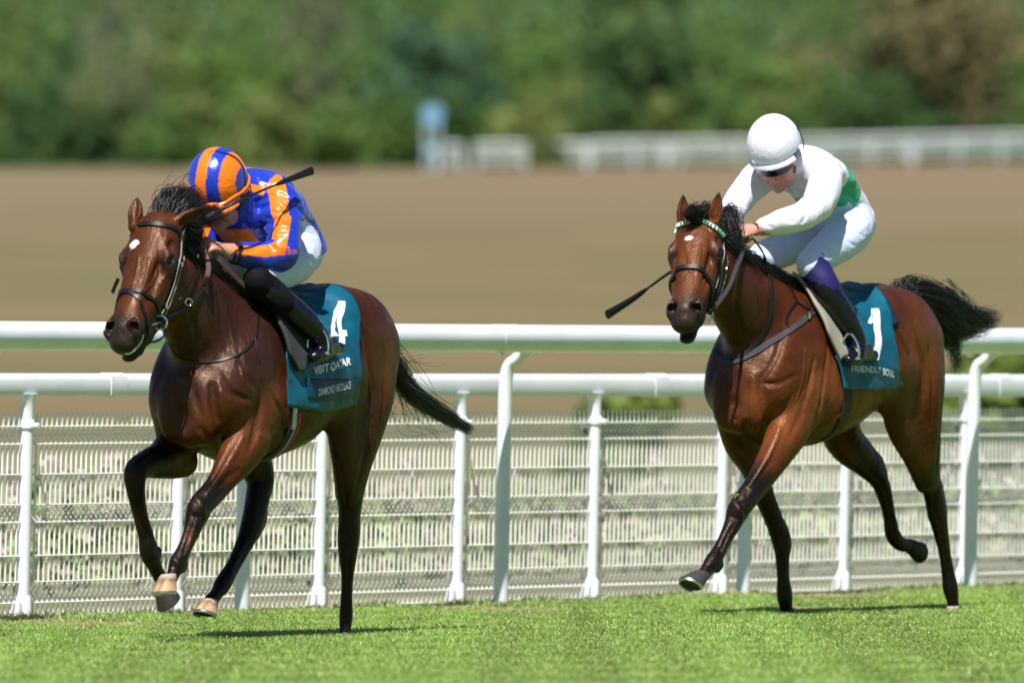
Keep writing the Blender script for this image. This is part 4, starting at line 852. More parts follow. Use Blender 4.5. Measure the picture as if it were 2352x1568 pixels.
# ---------------------------------------------------------------- right-hand horse
h2 = Frame(1.509, 64.6, 57); q2 = h2.q; k2 = lambda *a: n_(h2, *a)
R2 = empty("horse", h2.world((0, 0, 0)), h2.rot); tag(R2, "bay racehorse with pricked ears, green and white browband and cloth number 1", "horse")
head2 = Head(q2(1600, 509, 0), rotx(h2, 12.5, 38, 0))
spec2 = dict(lo=(-1.30, -.45, -.02), hi=(1.70, .45, 2.08), S=1.0, tone=.86,
    torso=[(-.86, 1.40, 1.26, .03), (-.82, 1.47, 1.16, .11), (-.70, 1.56, 1.06, .20), (-.5, 1.615, 1.02, .265), (-.28, 1.60, .98, .285), (-.08, 1.565, .92, .295), (.1, 1.55, .86, .30), (.28, 1.56, .825, .285), (.45, 1.59, .83, .25), (.6, 1.52, .88, .22), (.72, 1.38, .95, .18), (.80, 1.25, 1.04, .09), (.83, 1.18, 1.10, .03)],
    neck=[(.30, 0, 1.34, .17, .26), (.50, 0, 1.41, .165, .25), (.70, 0, 1.50, .135, .215), (.87, 0, 1.60, .108, .175), (1.00, 0, 1.69, .088, .140), (1.09, .0, 1.77, .074, .10)],
    mass=[
        ([(.34, .10, 1.42, .09, .12), (.46, .15, 1.32, .10, .15), (.60, .16, 1.19, .09, .14), (.69, .15, 1.09, .075, .11)], .07),
        ([(.34, -.10, 1.42, .09, .12), (.46, -.15, 1.32, .10, .15), (.60, -.16, 1.19, .09, .14), (.69, -.15, 1.09, .075, .11)], .07),
        ([(-.30, .15, 1.46, .10, .12), (-.50, .16, 1.40, .12, .17), (-.68, .13, 1.32, .10, .15), (-.78, .08, 1.26, .06, .09)], .08),
        ([(-.30, -.15, 1.46, .10, .12), (-.50, -.16, 1.40, .12, .17), (-.68, -.13, 1.32, .10, .15), (-.78, -.08, 1.26, .06, .09)], .08)],
    lumps=[((.76, .075, 1.05), (.07, .075, .15), .03), ((.76, -.075, 1.05), (.07, .075, .15), .03), ((.74, .0, .96), (.08, .10, .08), .03),
        ((.46, .215, 1.08), (.12, .06, .13), .02), ((.46, -.215, 1.08), (.12, .06, .13), .02), ((.06, 0, 1.0), (.3, .2, .12), .05)],
    cuts=[([(.90, 0, 1.20, .012, .012), (.87, 0, 1.06, .014, .014), (.84, 0, .98, .01, .01)], .03), ([(.60, .275, 1.27, .008, .008), (.57, .285, 1.15, .010, .010), (.50, .290, 1.03, .008, .008)], .03),
        ([(.28, .31, 1.22, .01, .01), (.30, .315, 1.10, .012, .012), (.34, .30, .96, .01, .01)], .035), ([(.80, .135, 1.16, .008, .008), (.79, .15, 1.03, .012, .012), (.74, .14, .93, .008, .008)], .025)],
    legs=[
      dict(N=[k2(1830, 930, .17, .09, .13, 0), k2(1810, 985, .17, .09, .12, 0), k2(1780, 1045, .165, .070, .09, 0), k2(1740, 1110, .15, .054, .065, .5), k2(1697, 1168, .135, .052, .056, 1), k2(1685, 1198, .13, .042, .045, 1), k2(1665, 1238, .125, .031, .036, 1), k2(1650, 1268, .12, .034, .037, 1), k2(1637, 1290, .12, .039, .043, 1), k2(1624, 1308, .12, .031, .033, 1), k2(1614, 1322, .12, .031, .032, 1)],
           extra=[([k2(1860, 940, .2, .06, .08)[:5], k2(1815, 1010, .19, .05, .06)[:5], k2(1770, 1080, .17, .03, .03)[:5]], .02), ([k2(1712, 1180, .13, .018, .018)[:5], k2(1680, 1230, .12, .013, .013)[:5], k2(1655, 1280, .115, .016, .016)[:5]], .01), ([k2(1650, 1296, .12, .026, .028)[:5], k2(1646, 1306, .12, .02, .022)[:5]], .015), ([k2(1690, 1165, .135, .03, .03)[:5], k2(1686, 1186, .135, .026, .026)[:5]], .015)]),
      dict(N=[k2(1690, 950, -.17, .09, .12, 0), k2(1705, 1010, -.17, .085, .11, 0), k2(1728, 1065, -.165, .064, .075, .3), k2(1752, 1130, -.15, .049, .056, .8), k2(1778, 1195, -.135, .044, .048, 1), k2(1795, 1240, -.125, .046, .052, 1), k2(1797, 1280, -.12, .034, .038, 1), k2(1799, 1325, -.12, .029, .035, 1), k2(1802, 1365, -.12, .037, .042, 1), k2(1806, 1395, -.12, .03, .033, 1), k2(1810, 1410, -.115, .034, .036, 1)],
           extra=[([k2(1796, 1205, -.13, .02, .03)[:5], k2(1803, 1238, -.125, .022, .032)[:5], k2(1800, 1270, -.12, .018, .028)[:5]], .02)]),
      dict(N=[(-.50, -.17, 1.25, .12, .17, 0), (-.40, -.18, 1.08, .11, .16, 0), k2(1935, 1000, -.16, .085, .115, .2), k2(1985, 1055, -.15, .060, .085, .7), k2(2015, 1095, -.13, .044, .056, 1), k2(2030, 1130, -.12, .038, .044, 1), k2(2042, 1180, -.12, .030, .034, 1), k2(2050, 1225, -.12, .037, .04, 1), k2(2068, 1248, -.12, .035, .036, 1), k2(2090, 1252, -.12, .030, .032, 1)],
           extra=[([k2(1996, 1045, -.135, .026, .03)[:5], k2(2014, 1056, -.13, .030, .03)[:5], k2(2026, 1088, -.125, .026, .026)[:5]], .02)]),
      dict(N=[(-.62, .15, 1.33, .12, .17, 0), (-.60, .17, 1.15, .115, .18, 0), k2(2110, 960, .16, .105, .14, 0), k2(2120, 1030, .15, .078, .105, .1), k2(2130, 1085, .14, .058, .078, .6), k2(2143, 1130, .135, .046, .058, 1), k2(2152, 1175, .13, .047, .055, 1), k2(2160, 1215, .13, .037, .044, 1), k2(2170, 1270, .125, .028, .034, 1), k2(2178, 1318, .12, .032, .036, 1), k2(2183, 1350, .12, .037, .041, 1), k2(2188, 1378, .12, .029, .031, 1), k2(2190, 1395, .12, .03, .03, 1)],
           extra=[([(-.35, .19, 1.18, .07, .12), k2(2065, 960, .18, .055, .11)[:5], k2(2095, 1040, .165, .045, .07)[:5], k2(2122, 1110, .15, .033, .045)[:5]], .06), ([k2(2150, 1105, .13, .026, .03)[:5], k2(2158, 1150, .13, .030, .034)[:5], k2(2158, 1190, .128, .026, .03)[:5]], .02)]),
    ],
    grooves=[([(1719, 880), (1711, 935), (1717, 975), (1724, 1005)], .015), ([(1724, 985), (1756, 965), (1792, 938), (1818, 908)], .014), ([(1690, 960), (1696, 1005), (1704, 1030)], .007), ([(1871, 821), (1866, 856), (1857, 909), (1840, 953), (1812, 1010)], .014),
        ([(1774, 1058), (1739, 1092), (1713, 1132)], .010), ([(2132, 800), (2143, 882), (2137, 980)], .013), ([(2040, 760), (2065, 820), (2060, 880)], .016), ([(1800, 760), (1780, 820), (1750, 870)], .014), ([(1690, 700), (1700, 760), (1712, 800)], .014), ([(1740, 660), (1750, 720), (1760, 770)], .010), ([(1890, 880), (1880, 950), (1860, 1000)], .009), ([(2100, 760), (2120, 860), (2115, 950)], .012), ([(1750, 880), (1790, 880), (1830, 860)], .010), ([(2165, 900), (2160, 1000), (2150, 1070)], .010), ([(1682, 1208), (1668, 1240), (1653, 1274)], .006), ([(1800, 1270), (1800, 1310), (1804, 1352)], .006), ([(2164, 1222), (2172, 1268), (2181, 1318)], .006), ([(2040, 1140), (2046, 1180), (2052, 1215)], .006), ([(1684, 1150), (1697, 1157), (1712, 1153)], .006), ([(1680, 1186), (1690, 1190), (1702, 1187)], .006), ([(1628, 1300), (1640, 1306), (1650, 1300)], .005), ([(1788, 1225), (1796, 1232), (1806, 1228)], .006), ([(2146, 1140), (2148, 1170), (2154, 1195)], .007), ([(1900, 780), (1896, 850), (1890, 900)], .008)],
    ridges=[([(2027, 712), (2060, 755), (2085, 805)], .018), ([(1685, 1150), (1698, 1172), (1702, 1195)], .014), ([(1790, 985), (1760, 1050), (1722, 1115)], .014), ([(1870, 840), (1862, 890), (1846, 940)], .012)],
    veins=[([(1630, 612), (1620, 640), (1612, 668)], .0045), ([(1575, 560), (1582, 600), (1590, 640)], .005), ([(1610, 560), (1606, 590), (1600, 630)], .005), ([(1790, 1000), (1765, 1050), (1735, 1100)], .005), ([(1690, 1205), (1672, 1240), (1655, 1275)], .005), ([(1850, 800), (1846, 860), (1830, 920)], .006), ([(1800, 1240), (1803, 1300), (1806, 1350)], .005), ([(1960, 930), (1920, 960), (1870, 990)], .006), ([(2160, 1180), (2172, 1250), (2180, 1310)], .006)],
    head=head2, ears=[], star=(.105, -.02, (.014, .02)), mouth=.022,
    orange=[((.56, .24, 1.0), .10), ((.72, .18, .86), .09), ((.42, .26, 1.16), .12), ((-.5, .28, 1.3), .14), ((.1, .3, 1.1), .14), ((.80, .10, 1.03), .06)], wet_shade=[((.85, .1, 1.45), .12), ((.80, -.1, 1.15), .10)])
spec2['ears'] = [(q2(1570, 516, -.075), q2(1569, 450, -.085), h2.v(.1, -1, .1), .034), (q2(1640, 512, .07), q2(1651, 444, .085), h2.v(-.1, -1, .1), .034)]
V2, Q2, B2 = build_horse(h2, R2, spec2)
for s_ in (-1, 1): eye(head2, R2, s_, 1.0)
hoof(h2, R2, q2(1614, 1316, .12), h2.v(-.7, -.5, .1), np.array((.55, 0, -.8)), None, (.05, .042, .04), 1.15)
hoof(h2, R2, q2(1810, 1398, -.115), np.array((1., 0, 0)), np.array((0, 0, -1.)), None, (.035, .03, .028), .85, False)
hoof(h2, R2, q2(2088, 1252, -.12), h2.v(.3, -.2, -1), q2(2135, 1250, -.12) - q2(2088, 1252, -.12), "dark trailing hoof with its sole facing back", (.03, .026, .024), 1.0, False)
hoof(h2, R2, q2(2190, 1388, .12), np.array((1., 0, 0)), np.array((0, 0, -1.)), "pale hoof of the hind leg on the ground", (.42, .36, .30), .85, False)

# ================================================================== TACK
def caster(fr, bvh):
    c0 = fr.v(-fr.ox, -fr.oy, HC)
    def pick(px, py, off=0.):
        p = fr.q(px, py, 0); d = unit(p - c0); h = bvh.ray_cast(Vector(c0), Vector(d))
        return None if h[0] is None else np.array(h[0] + h[1] * off)
    return pick
def drape(name, mt, parent, bvh, tf, tb, ph0, ph1, off, thick, nt_=30, npz=60, zc=1.25, wav=0.0, seed=0., label=None, colf=None):
    """a cloth lying on the horse: between the edges t = tf(phi) and tb(phi), phi in degrees round the trunk, 0 = spine, + = left"""
    G = []; L = []
    for j in range(npz + 1):
        ph = math.radians(ph0 + (ph1 - ph0) * j / npz)
        for i in range(nt_ + 1):
            q = i / nt_; t = tf(math.degrees(ph)) * (1 - q) + tb(math.degrees(ph)) * q
            d = np.array((0, math.sin(ph), math.cos(ph))); o = np.array((t, 0, zc)) + d * 1.0
            h = bvh.ray_cast(Vector(o), Vector(-d)); r = 1.0 - h[3] if h[0] is not None else .3
            G.append([t, ph, r])
    G = np.array(G).reshape(npz + 1, nt_ + 1, 3); r = G[:, :, 2]
    for _ in range(6):
        s_ = r.copy(); s_[1:-1] = .5 * r[1:-1] + .25 * (r[:-2] + r[2:]); s_[:, 1:-1] = .5 * s_[:, 1:-1] + .25 * (s_[:, :-2] + s_[:, 2:]); r = np.maximum(s_, r * .0 + s_)
    T, P = G[:, :, 0], G[:, :, 1]
    wv = wav * (vnoise(T * 2.2 + P * .5, P * 1.1, T * 0, 1.6, seed) + .6 * vnoise(T * 5, P * 1.6 + T * 3, T * 0, 1.5, seed + 2) + 1.)
    r = r + off + wv
    V = np.stack([T, r * np.sin(P), zc + r * np.cos(P)], 2); r2 = r + thick; V2 = np.stack([T, r2 * np.sin(P), zc + r2 * np.cos(P)], 2)
    n = (npz + 1) * (nt_ + 1); VV = np.concatenate([V.reshape(-1, 3), V2.reshape(-1, 3)])
    Fc = []; w_ = nt_ + 1
    for j in range(npz):
        for i in range(nt_):
            a = j * w_ + i; Fc.append((a, a + 1, a + w_ + 1, a + w_)); Fc.append((n + a, n + a + w_, n + a + w_ + 1, n + a + 1))
    for j in range(npz):
        for i in (0, nt_): a = j * w_ + i; Fc.append((a, a + w_, n + a + w_, n + a) if i == 0 else (a, n + a, n + a + w_, a + w_))
    for i in range(nt_):
        for j in (0, npz): a = j * w_ + i; Fc.append((a, n + a, n + a + 1, a + 1) if j == 0 else (a, a + 1, n + a + 1, n + a))
    Fc = np.array(Fc); o = npmesh(name, VV, Fc, mt, parent)
    if label: o["label"] = label
    return o, bvh_of(VV, Fc)
def lettering(name, mt, parent, bvh, fr, text, px, py, wpx, hpx, slope=0., bold=0., shape=None, w0=.28, lift=.002):
    """letters laid on the cloth; (px, py) centre in the picture's pixels, wpx x hpx their size there"""
    if shape is None:
        cu = bpy.data.curves.new("t", 'FONT'); cu.body = text; cu.align_x = 'CENTER'; cu.align_y = 'CENTER'; cu.resolution_u = 3; cu.offset = bold
        to = bpy.data.objects.new("t", cu); COL.objects.link(to); bpy.context.view_layer.update(); me = bpy.data.meshes.new_from_object(to.evaluated_get(bpy.context.evaluated_depsgraph_get())); bpy.data.objects.remove(to)
    else:
        me = bpy.data.meshes.new("t"); me.from_pydata([(x, y, 0) for x, y in shape[0]], [], shape[1]); me.update()
    bm = bmesh.new(); bm.from_mesh(me); bmesh.ops.triangulate(bm, faces=bm.faces)
    xs_ = [v.co.x for v in bm.verts]; ys_ = [v.co.y for v in bm.verts]; x0, x1, y0, y1 = min(xs_), max(xs_), min(ys_), max(ys_)
    for ax_, a, b in ((0, x0, x1), (1, y0, y1)):
        for k in range(1, 28 if ax_ == 0 else 10):
            co = [0, 0, 0]; no = [0, 0, 0]; co[ax_] = a + (b - a) * k / (28 if ax_ == 0 else 10); no[ax_] = 1
            bmesh.ops.bisect_plane(bm, geom=bm.verts[:] + bm.edges[:] + bm.faces[:], plane_co=co, plane_no=no)
    K = caster(fr, bvh); cs_ = {}
    for a_, b_ in ((-.5, -.5), (.5, -.5), (-.5, .5), (.5, .5)):
        r_ = K(px + a_ * wpx, py - b_ * hpx + slope * a_ * wpx); cs_[a_, b_] = r_ if r_ is not None else fr.q(px + a_ * wpx, py - b_ * hpx + slope * a_ * wpx, w0)
    for v in bm.verts:
        u = (v.co.x - (x0 + x1) / 2) / (x1 - x0); q = (v.co.y - (y0 + y1) / 2) / (y1 - y0)
        g0, g1 = .5 + u, .5 + q; p = (cs_[-.5, -.5] * (1 - g0) + cs_[.5, -.5] * g0) * (1 - g1) + (cs_[-.5, .5] * (1 - g0) + cs_[.5, .5] * g0) * g1
        h = bvh.ray_cast(Vector((p[0], 1.5, p[2])), Vector((0, -1, 0)))
        v.co = (h[0] + h[1] * lift) if h[0] is not None else Vector(p)
    bm.normal_update()
    for f in bm.faces: f.smooth = False
    if bm.faces and sum(f.normal.y for f in bm.faces) < 0: bmesh.ops.reverse_faces(bm, faces=bm.faces)
    bm.to_mesh(me); bm.free(); me.name = name
    me.materials.clear(); me.materials.append(mt); o = bpy.data.objects.new(name, me); COL.objects.link(o); o.parent = parent; return o
FOUR = ([(0, .26), (0, .46), (.36, 1.42), (.66, 1.42), (.66, .46), (.84, .46), (.84, .26), (.66, .26), (.66, 0), (.40, 0), (.40, .26), (.22, .46), (.40, .46), (.40, .95)],
        [(0, 10, 11, 1), (1, 11, 13, 2), (11, 10, 3, 3) if False else (13, 12, 4, 3), (2, 13, 3), (10, 7, 4, 12), (7, 6, 5, 4), (9, 8, 7, 10)])
ONE = ([(0, 1.02), (.10, 1.22), (.22, 1.42), (.48, 1.42), (.48, 0), (.20, 0), (.20, 1.06), (.12, 1.0)], [(0, 7, 6, 1), (1, 6, 3, 2), (6, 5, 4, 3)])
M['teal'] = mat('teal_satin', (.002, .088, .145), .42, var=.12, vscale=6, spec=.35, bump=.25, bscale=18, bdist=.01)
M['teal_dark'] = mat('navy_teal_satin', (.002, .035, .075), .42, var=.12, vscale=6, spec=.35, bump=.25, bscale=18, bdist=.01)
M['letters'] = mat('white_print', (.82, .84, .86), .5)
M['saddle'] = mat('saddle_leather', (.010, .010, .011), .5, bump=.3, bscale=120, bdist=.002)
M['pad_grey'] = mat('grey_pad', (.035, .036, .038), .85, bump=.4, bscale=260, bdist=.002)
M['pad_beige'] = mat('beige_pad', (.33, .30, .24), .8, bump=.3, bscale=220, bdist=.002)
M['numnah'] = mat('dark_navy_cloth', (.008, .014, .035), .75)
M['foam'] = mat('white_foam', (.62, .70, .68), .25, bump=.8, bscale=90, bdist=.004)
M['strap_white'] = mat('white_stitched_edge', (.6, .6, .58), .5)
def lerpf(tab): return lambda x: float(np.interp(x, [a for a, b in tab], [b for a, b in tab]))

# ---------------------------------------------------------------- left-hand horse's tack
P1 = caster(h1, B1)
def pts(P, L_, off=.004):
    out = []
    for a in L_:
        r = P(a[0], a[1], off) if len(a) == 2 else None
        if r is None: r = (h1 if P is P1 else h2).q(a[0], a[1], a[2] if len(a) > 2 else .09)
        if r is not None: out.append(r)
    return out
sad = empty("saddle"); sad.parent = R1
o, _ = drape("girth_pad", M['numnah'], sad, B1, lambda p: .30, lambda p: -.22, -60, 62, .006, .008, 20, 40)
drape("seat", M['saddle'], sad, B1, lambda p: .30 - abs(p) * .0006, lambda p: .04, -42, 44, .02, .022, 16, 30)
drape("flap", M['pad_grey'], sad, B1, lerpf([(20, .34), (60, .42), (88, .40), (100, .34)]), lerpf([(20, .16), (60, .22), (88, .24), (100, .30)]), 20, 102, .034, .016, 14, 30)
drape("flap", M['pad_grey'], sad, B1, lerpf([(-100, .34), (-88, .40), (-60, .42), (-20, .34)]), lerpf([(-100, .30), (-88, .24), (-60, .22), (-20, .16)]), -102, -20, .034, .016, 10, 24)
cl, BC1 = drape("number_cloth", M['teal'], R1, B1, lerpf([(-110, .32), (0, .22), (60, .30), (90, .40), (128, .40)]), lerpf([(-110, -.22), (0, -.30), (60, -.285), (90, -.225), (128, -.215)]), -112, 127, .014, .003, 44, 110, wav=.006, seed=1.)
o, BP1 = drape("name_panel", M['teal_dark'], cl, BC1, lambda p: .26, lambda p: -.208, 107, 128, .004, .002, 24, 14)
lettering("number", M['letters'], cl, BC1, h1, "4", 778, 741, 44, 98, 0, shape=FOUR, w0=.27)
lettering("sponsor_lettering", M['letters'], cl, BC1, h1, "VISIT QATAR", 763, 842, 84, 22, -.28, bold=.03)
lettering("name_lettering", M['letters'], cl, BP1, h1, "DIAMOND NECKLACE", 768, 892, 74, 17, -.24, bold=.005)
# girth with striped elastic
mb = MB(); mb2 = MB(); mb3 = MB()
GP = [(.32, .30, 1.09), (.315, .30, 1.0), (.305, .28, .92), (.295, .22, .84), (.29, .10, .79), (.29, -.10, .79), (.295, -.22, .84), (.31, -.30, 1.0)]
strap(mb, B1, GP, .075, .004, .003, 6, .12); g_ = mb.build("girth", mat('girth_elastic', (.02, .022, .03), .6), R1)
strap(mb2, B1, [(.335, .30, 1.09), (.33, .30, 1.0), (.32, .28, .93)], .028, .004, .009, 6, .12); mb2.build("girth_strap", mat('girth_strap_cream', (.55, .55, .48), .6), g_)
strap(mb3, B1, [(.30, .30, 1.0), (.292, .285, .93), (.284, .24, .86), (.28, .17, .81)], .016, .004, .009, 6, .12); mb3.build("girth_stripe", mat('red_stripe', (.45, .02, .02), .6), g_)
mb3 = MB(); strap(mb3, B1, [(.322, .30, 1.0), (.314, .285, .93), (.306, .24, .86), (.30, .17, .81)], .012, .004, .009, 6, .12); mb3.build("girth_stripe", mat('blue_white_stripe', (.25, .30, .5), .6), g_)

def bridle(fr, root, bvh, P, hd, S, D, label=None):
    br_ = empty("bridle"); br_.parent = root
    H = lambda u, v, w_: hd.p(u * S, v * S * 1.15, w_ * S * 1.15)
    # crownpiece over the poll
    mb = MB(); strap(mb, bvh, [H(.02, -.10, .115), H(-.05, -.11, .10), H(-.10, -.08, .06), H(-.115, -.06, 0), H(-.10, -.08, -.06), H(-.05, -.11, -.10), H(.02, -.10, -.115)], .022, .004, .004, 5, .08); mb.build("crownpiece", M['leather'], br_)
    return br_
b1 = bridle(h1, R1, B1, P1, head1, 1.0, None)
def px_strap(name, mt, parent, bvh, P, L_, width, thick=.004, off=.004, snap=.06, edge=False, fr=None, n=6):
    pp = pts(P, L_, off); mb = MB(); strap(mb, bvh, pp, width, thick, off, n, snap); o = mb.build(name, mt, parent)
    if edge:
        for k in (-1, 1):
            pass
    return o
L = M['leather']
S1 = lambda a: a
E1 = head1.E[2] * .02
px_strap("browband", L, b1, B1, P1, [(299, 545, -.115), (307, 527, -.10), (325, 517), (345, 515), (372, 518), (395, 524), (412, 534)], .021, .006)
H1_ = lambda u, v, w_: head1.p(u, v * 1.15, w_ * 1.15)
mb = MB(); strap(mb, B1, [H1_(.335, -.13, -.07), H1_(.335, -.07, -.088), H1_(.335, -.01, -.055), H1_(.335, .0, 0), H1_(.335, -.01, .055), H1_(.345, -.07, .085), H1_(.365, -.13, .07), H1_(.37, -.18, .04), H1_(.37, -.19, 0), H1_(.37, -.18, -.04), H1_(.335, -.13, -.07)], .017, .006, .003, 6, .07); mb.build("noseband", L, b1)
mb = MB(); strap(mb, B1, [H1_(.335, .002, -.02), H1_(.37, -.01, .045), H1_(.42, -.04, .066), H1_(.46, -.09, .06), H1_(.475, -.15, .03), H1_(.475, -.165, 0), H1_(.475, -.15, -.03), H1_(.45, -.09, -.06), H1_(.40, -.04, -.066), H1_(.355, -.01, -.045), H1_(.335, .002, 0)], .013, .005, .004, 6, .07); mb.build("flash_strap", L, b1)
px_strap("cheekpiece", L, b1, B1, P1, [(416, 540), (414, 575), (409, 605), (400, 645), (388, 682), (372, 716), (362, 735)], .017, .005)
px_strap("stitched_edge", M['strap_white'], b1, B1, P1, [(413, 555), (411, 585), (405, 612), (396, 650), (383, 686), (368, 718)], .003, .0012, .010)
px_strap("stitched_edge", M['strap_white'], b1, B1, P1, [(418, 590), (410, 620), (401, 655), (389, 690), (374, 722)], .003, .0012, .010)
px_strap("throatlash", L, b1, B1, P1, [(418, 545), (425, 572), (440, 582), (452, 592), (455, 620), (446, 640), (430, 662)], .010, .004)
mb = MB(); strap(mb, B1, [H1_(.02, -.10, -.10), H1_(.12, -.12, -.108), H1_(.25, -.10, -.098), H1_(.38, -.10, -.075), H1_(.46, -.11, -.066)], .016, .005, .004, 6, .07); mb.build("cheekpiece", L, b1)
mb = MB(); a = h1.q(272, 640, -.12); mb.tube(crom([a, h1.q(266, 652, -.125), h1.q(258, 672, -.125)], 4), [.006] * 9, n=6, flat=(1.6, .5)); mb.build("strap_end", L, b1)
mb = MB(); strap(mb, B1, [h1.q(413, 612, .12), h1.q(424, 640, .13), h1.q(440, 664, .13)], .006, .002, .006, 5, .02); mb.build("strap_end", L, b1)
def ring(mb, c, r, t, nrm, th=.0035, n=24, e=1.0):
    nrm = unit(nrm); a = unit(np.cross(nrm, t)); b = np.cross(nrm, a); mb.tube([c + a * r * math.cos(q) + b * r * e * math.sin(q) for q in np.linspace(0, 2 * PI, n + 1)], th, n=8, caps=False)
mb = MB(); nx_ = h1.v(.25, -1, 0); c = pts(P1, [(362, 740)], .012)[0]; ring(mb, c, .030, (0, 0, 1), nx_, .0045); mb.tube([c, h1.q(335, 748, .06)], .006, n=8)
mb.build("bit", M['steel'], b1)
mb = MB(); mb.tube(crom([h1.q(368, 742, .10), h1.q(379, 756, .10), h1.q(376, 772, .08), h1.q(355, 785, .06), h1.q(335, 782, .05)], 6), .005, n=7); mb.build("curb_strap", L, b1)
mb = MB()
for (x, y) in ((414, 596), (410, 606), (375, 702), (452, 588)): mb.box(pts(P1, [(x, y)], .012)[0], (.014, .014, .016))
mb.build("buckle", M['steel'], b1, bevel=.002)
# reins
rn = empty("reins"); rn.parent = R1
RN1 = [(364, 735), (398, 717), (422, 704), (448, 673), (464, 655)]
pp = pts(P1, RN1, .012); mb = MB(); strap(mb, None, pp, .013, .004, 0, 6, 0, N=h1.v(.3, -1, .1)); mb.build("rein_leather", L, rn)
hand1 = h1.q(466, 562, .06)
mb = MB(); strap(mb, None, [pp[-1], h1.q(476, 632, .15), h1.q(478, 606, .12), hand1, h1.q(505, 598, .10), h1.q(545, 640, .13), h1.q(592, 682, .17)], .022, .006, 0, 6, 0, N=h1.v(.3, -1, .1)); mb.build("rubber_grip", M['brown_rein'], rn)
mb = MB(); strap(mb, None, [h1.q(330, 735, -.08), h1.q(370, 690, -.16), h1.q(420, 620, -.13), h1.q(450, 570, -.08), h1.q(480, 590, -.08), h1.q(560, 660, -.16)], .020, .005, 0, 6, 0, N=h1.v(-.3, -1, .3)); mb.build("rubber_grip", M['brown_rein'], rn)
mb = MB(); c = pts(P1, [(427, 692)], .014)[0]; ring(mb, c, .015, (0, 0, 1), nx_, .003); mb.build("martingale_ring", M['steel'], rn)
# neck strap
mb = MB(); NS = pts(P1, [(592, 700), (592, 740), (586, 775), (560, 808), (520, 825), (475, 831), (430, 828), (402, 812), (388, 785)], .004); strap(mb, B1, NS, .008, .003, .004, 6, .05); mb.build("neck_strap", L, R1)
mb = MB(); mb.tube(crom(pts(P1, [(584, 775), (588, 800), (594, 830)], .006), 4), .003, n=6); mb.build("strap_end", L, R1)
# foam at the lips
FP_ = [P1(x, y, -.002) for x, y in ((286, 812), (295, 812), (304, 808), (312, 800), (320, 791), (326, 780), (329, 768))]; FP_ = np.array([p for p in FP_ if p is not None])
mb = MB(); FC = crom(FP_, 4); mb.tube(FC, [.003 + .005 * abs(math.sin(i * 1.7)) for i in range(len(FC))], n=8); mb.build("foam", M['foam'], R1)

# ---------------------------------------------------------------- right-hand horse's tack
P2 = caster(h2, B2)
sad = empty("saddle"); sad.parent = R2
drape("girth_pad", M['numnah'], sad, B2, lambda p: .30, lambda p: -.24, -60, 60, .006, .008, 20, 40)
drape("seat", M['saddle'], sad, B2, lambda p: .30 - abs(p) * .0006, lambda p: .04, -42, 44, .02, .022, 16, 30)
drape("flap", M['pad_beige'], sad, B2, lerpf([(10, .40), (40, .43), (66, .41), (92, .33)]), lerpf([(10, .26), (40, .29), (66, .29), (92, .27)]), 10, 93, .026, .016, 12, 30, label="beige saddle pad edge showing in front of the rider's leg")
drape("flap", M['pad_beige'], sad, B2, lerpf([(-92, .33), (-66, .41), (-40, .43), (-10, .40)]), lerpf([(-92, .27), (-66, .29), (-40, .29), (-10, .26)]), -93, -10, .026, .016, 12, 24)
cl2, BC2 = drape("number_cloth", M['teal'], R2, B2, lerpf([(-100, .30), (0, .20), (60, .27), (90, .35), (112, .31)]), lerpf([(-100, -.2), (0, -.26), (60, -.20), (90, -.19), (102, -.20), (116, -.27)]), -100, 116, .014, .003, 44, 100, wav=.006, seed=4.)
lettering("number", M['letters'], cl2, BC2, h2, "1", 2004, 768, 28, 118, 0, shape=ONE, w0=.26)
lettering("name_lettering", M['letters'], cl2, BC2, h2, "FRIENDLY", 1989, 848, 66, 14, .06, bold=.005)
lettering("name_lettering", M['letters'], cl2, BC2, h2, "SOUL", 2040, 856, 26, 16, .25, bold=.03)
mb = MB(); strap(mb, B2, [(.26, .30, 1.12), (.25, .31, 1.02), (.24, .29, .94), (.22, .22, .87), (.21, .10, .83), (.21, -.10, .83), (.22, -.22, .87), (.25, -.30, 1.02)], .07, .005, .003, 6, .12); mb.build("girth", mat('black_webbing', (.012, .012, .013), .6), R2)
b2 = bridle(h2, R2, B2, P2, head2, 1.0, None)
px_strap("browband", mat('browband_white', (.70, .74, .72), .4), b2, B2, P2, [(1546, 535, -.115), (1555, 521, -.10), (1569, 514), (1590, 509), (1612, 508), (1632, 515), (1648, 528), (1658, 543)], .018, .007)
mb = MB(); CB = crom(pts(P2, [(1546, 535, -.115), (1555, 521, -.10), (1569, 514), (1590, 509), (1612, 508), (1632, 515), (1648, 528), (1658, 543)], .014), 3)
for i in range(0, len(CB) - 1):
    m_ = (CB[i] + CB[i + 1]) / 2; d = unit(CB[i + 1] - CB[i]); mb.tube([m_ - d * .003, m_ + d * .003], .0075, n=8)
mb.build("browband_squares", mat('browband_green', (.01, .22, .11), .4), b2)
H2_ = lambda u, v, w_: head2.p(u, v * 1.15, w_ * 1.15)
mb = MB(); strap(mb, B2, [H2_(.31, -.12, -.08), H2_(.30, -.05, -.088), H2_(.285, -.005, -.055), H2_(.28, .0, 0), H2_(.285, -.005, .055), H2_(.31, -.05, .088), H2_(.345, -.11, .08), H2_(.37, -.18, .045), H2_(.37, -.19, 0), H2_(.36, -.17, -.045), H2_(.31, -.12, -.08)], .024, .010, .003, 6, .07); mb.build("noseband", L, b2)
px_strap("cheekpiece", L, b2, B2, P2, [(1660, 548), (1661, 580), (1658, 615), (1652, 650), (1642, 682), (1628, 712)], .018, .005)
px_strap("cheekpiece", L, b2, B2, P2, [(1654, 560), (1653, 595), (1650, 630), (1641, 662)], .010, .005)
px_strap("stitched_edge", M['strap_white'], b2, B2, P2, [(1657, 565), (1656, 600), (1652, 640), (1643, 672)], .003, .0012, .010)
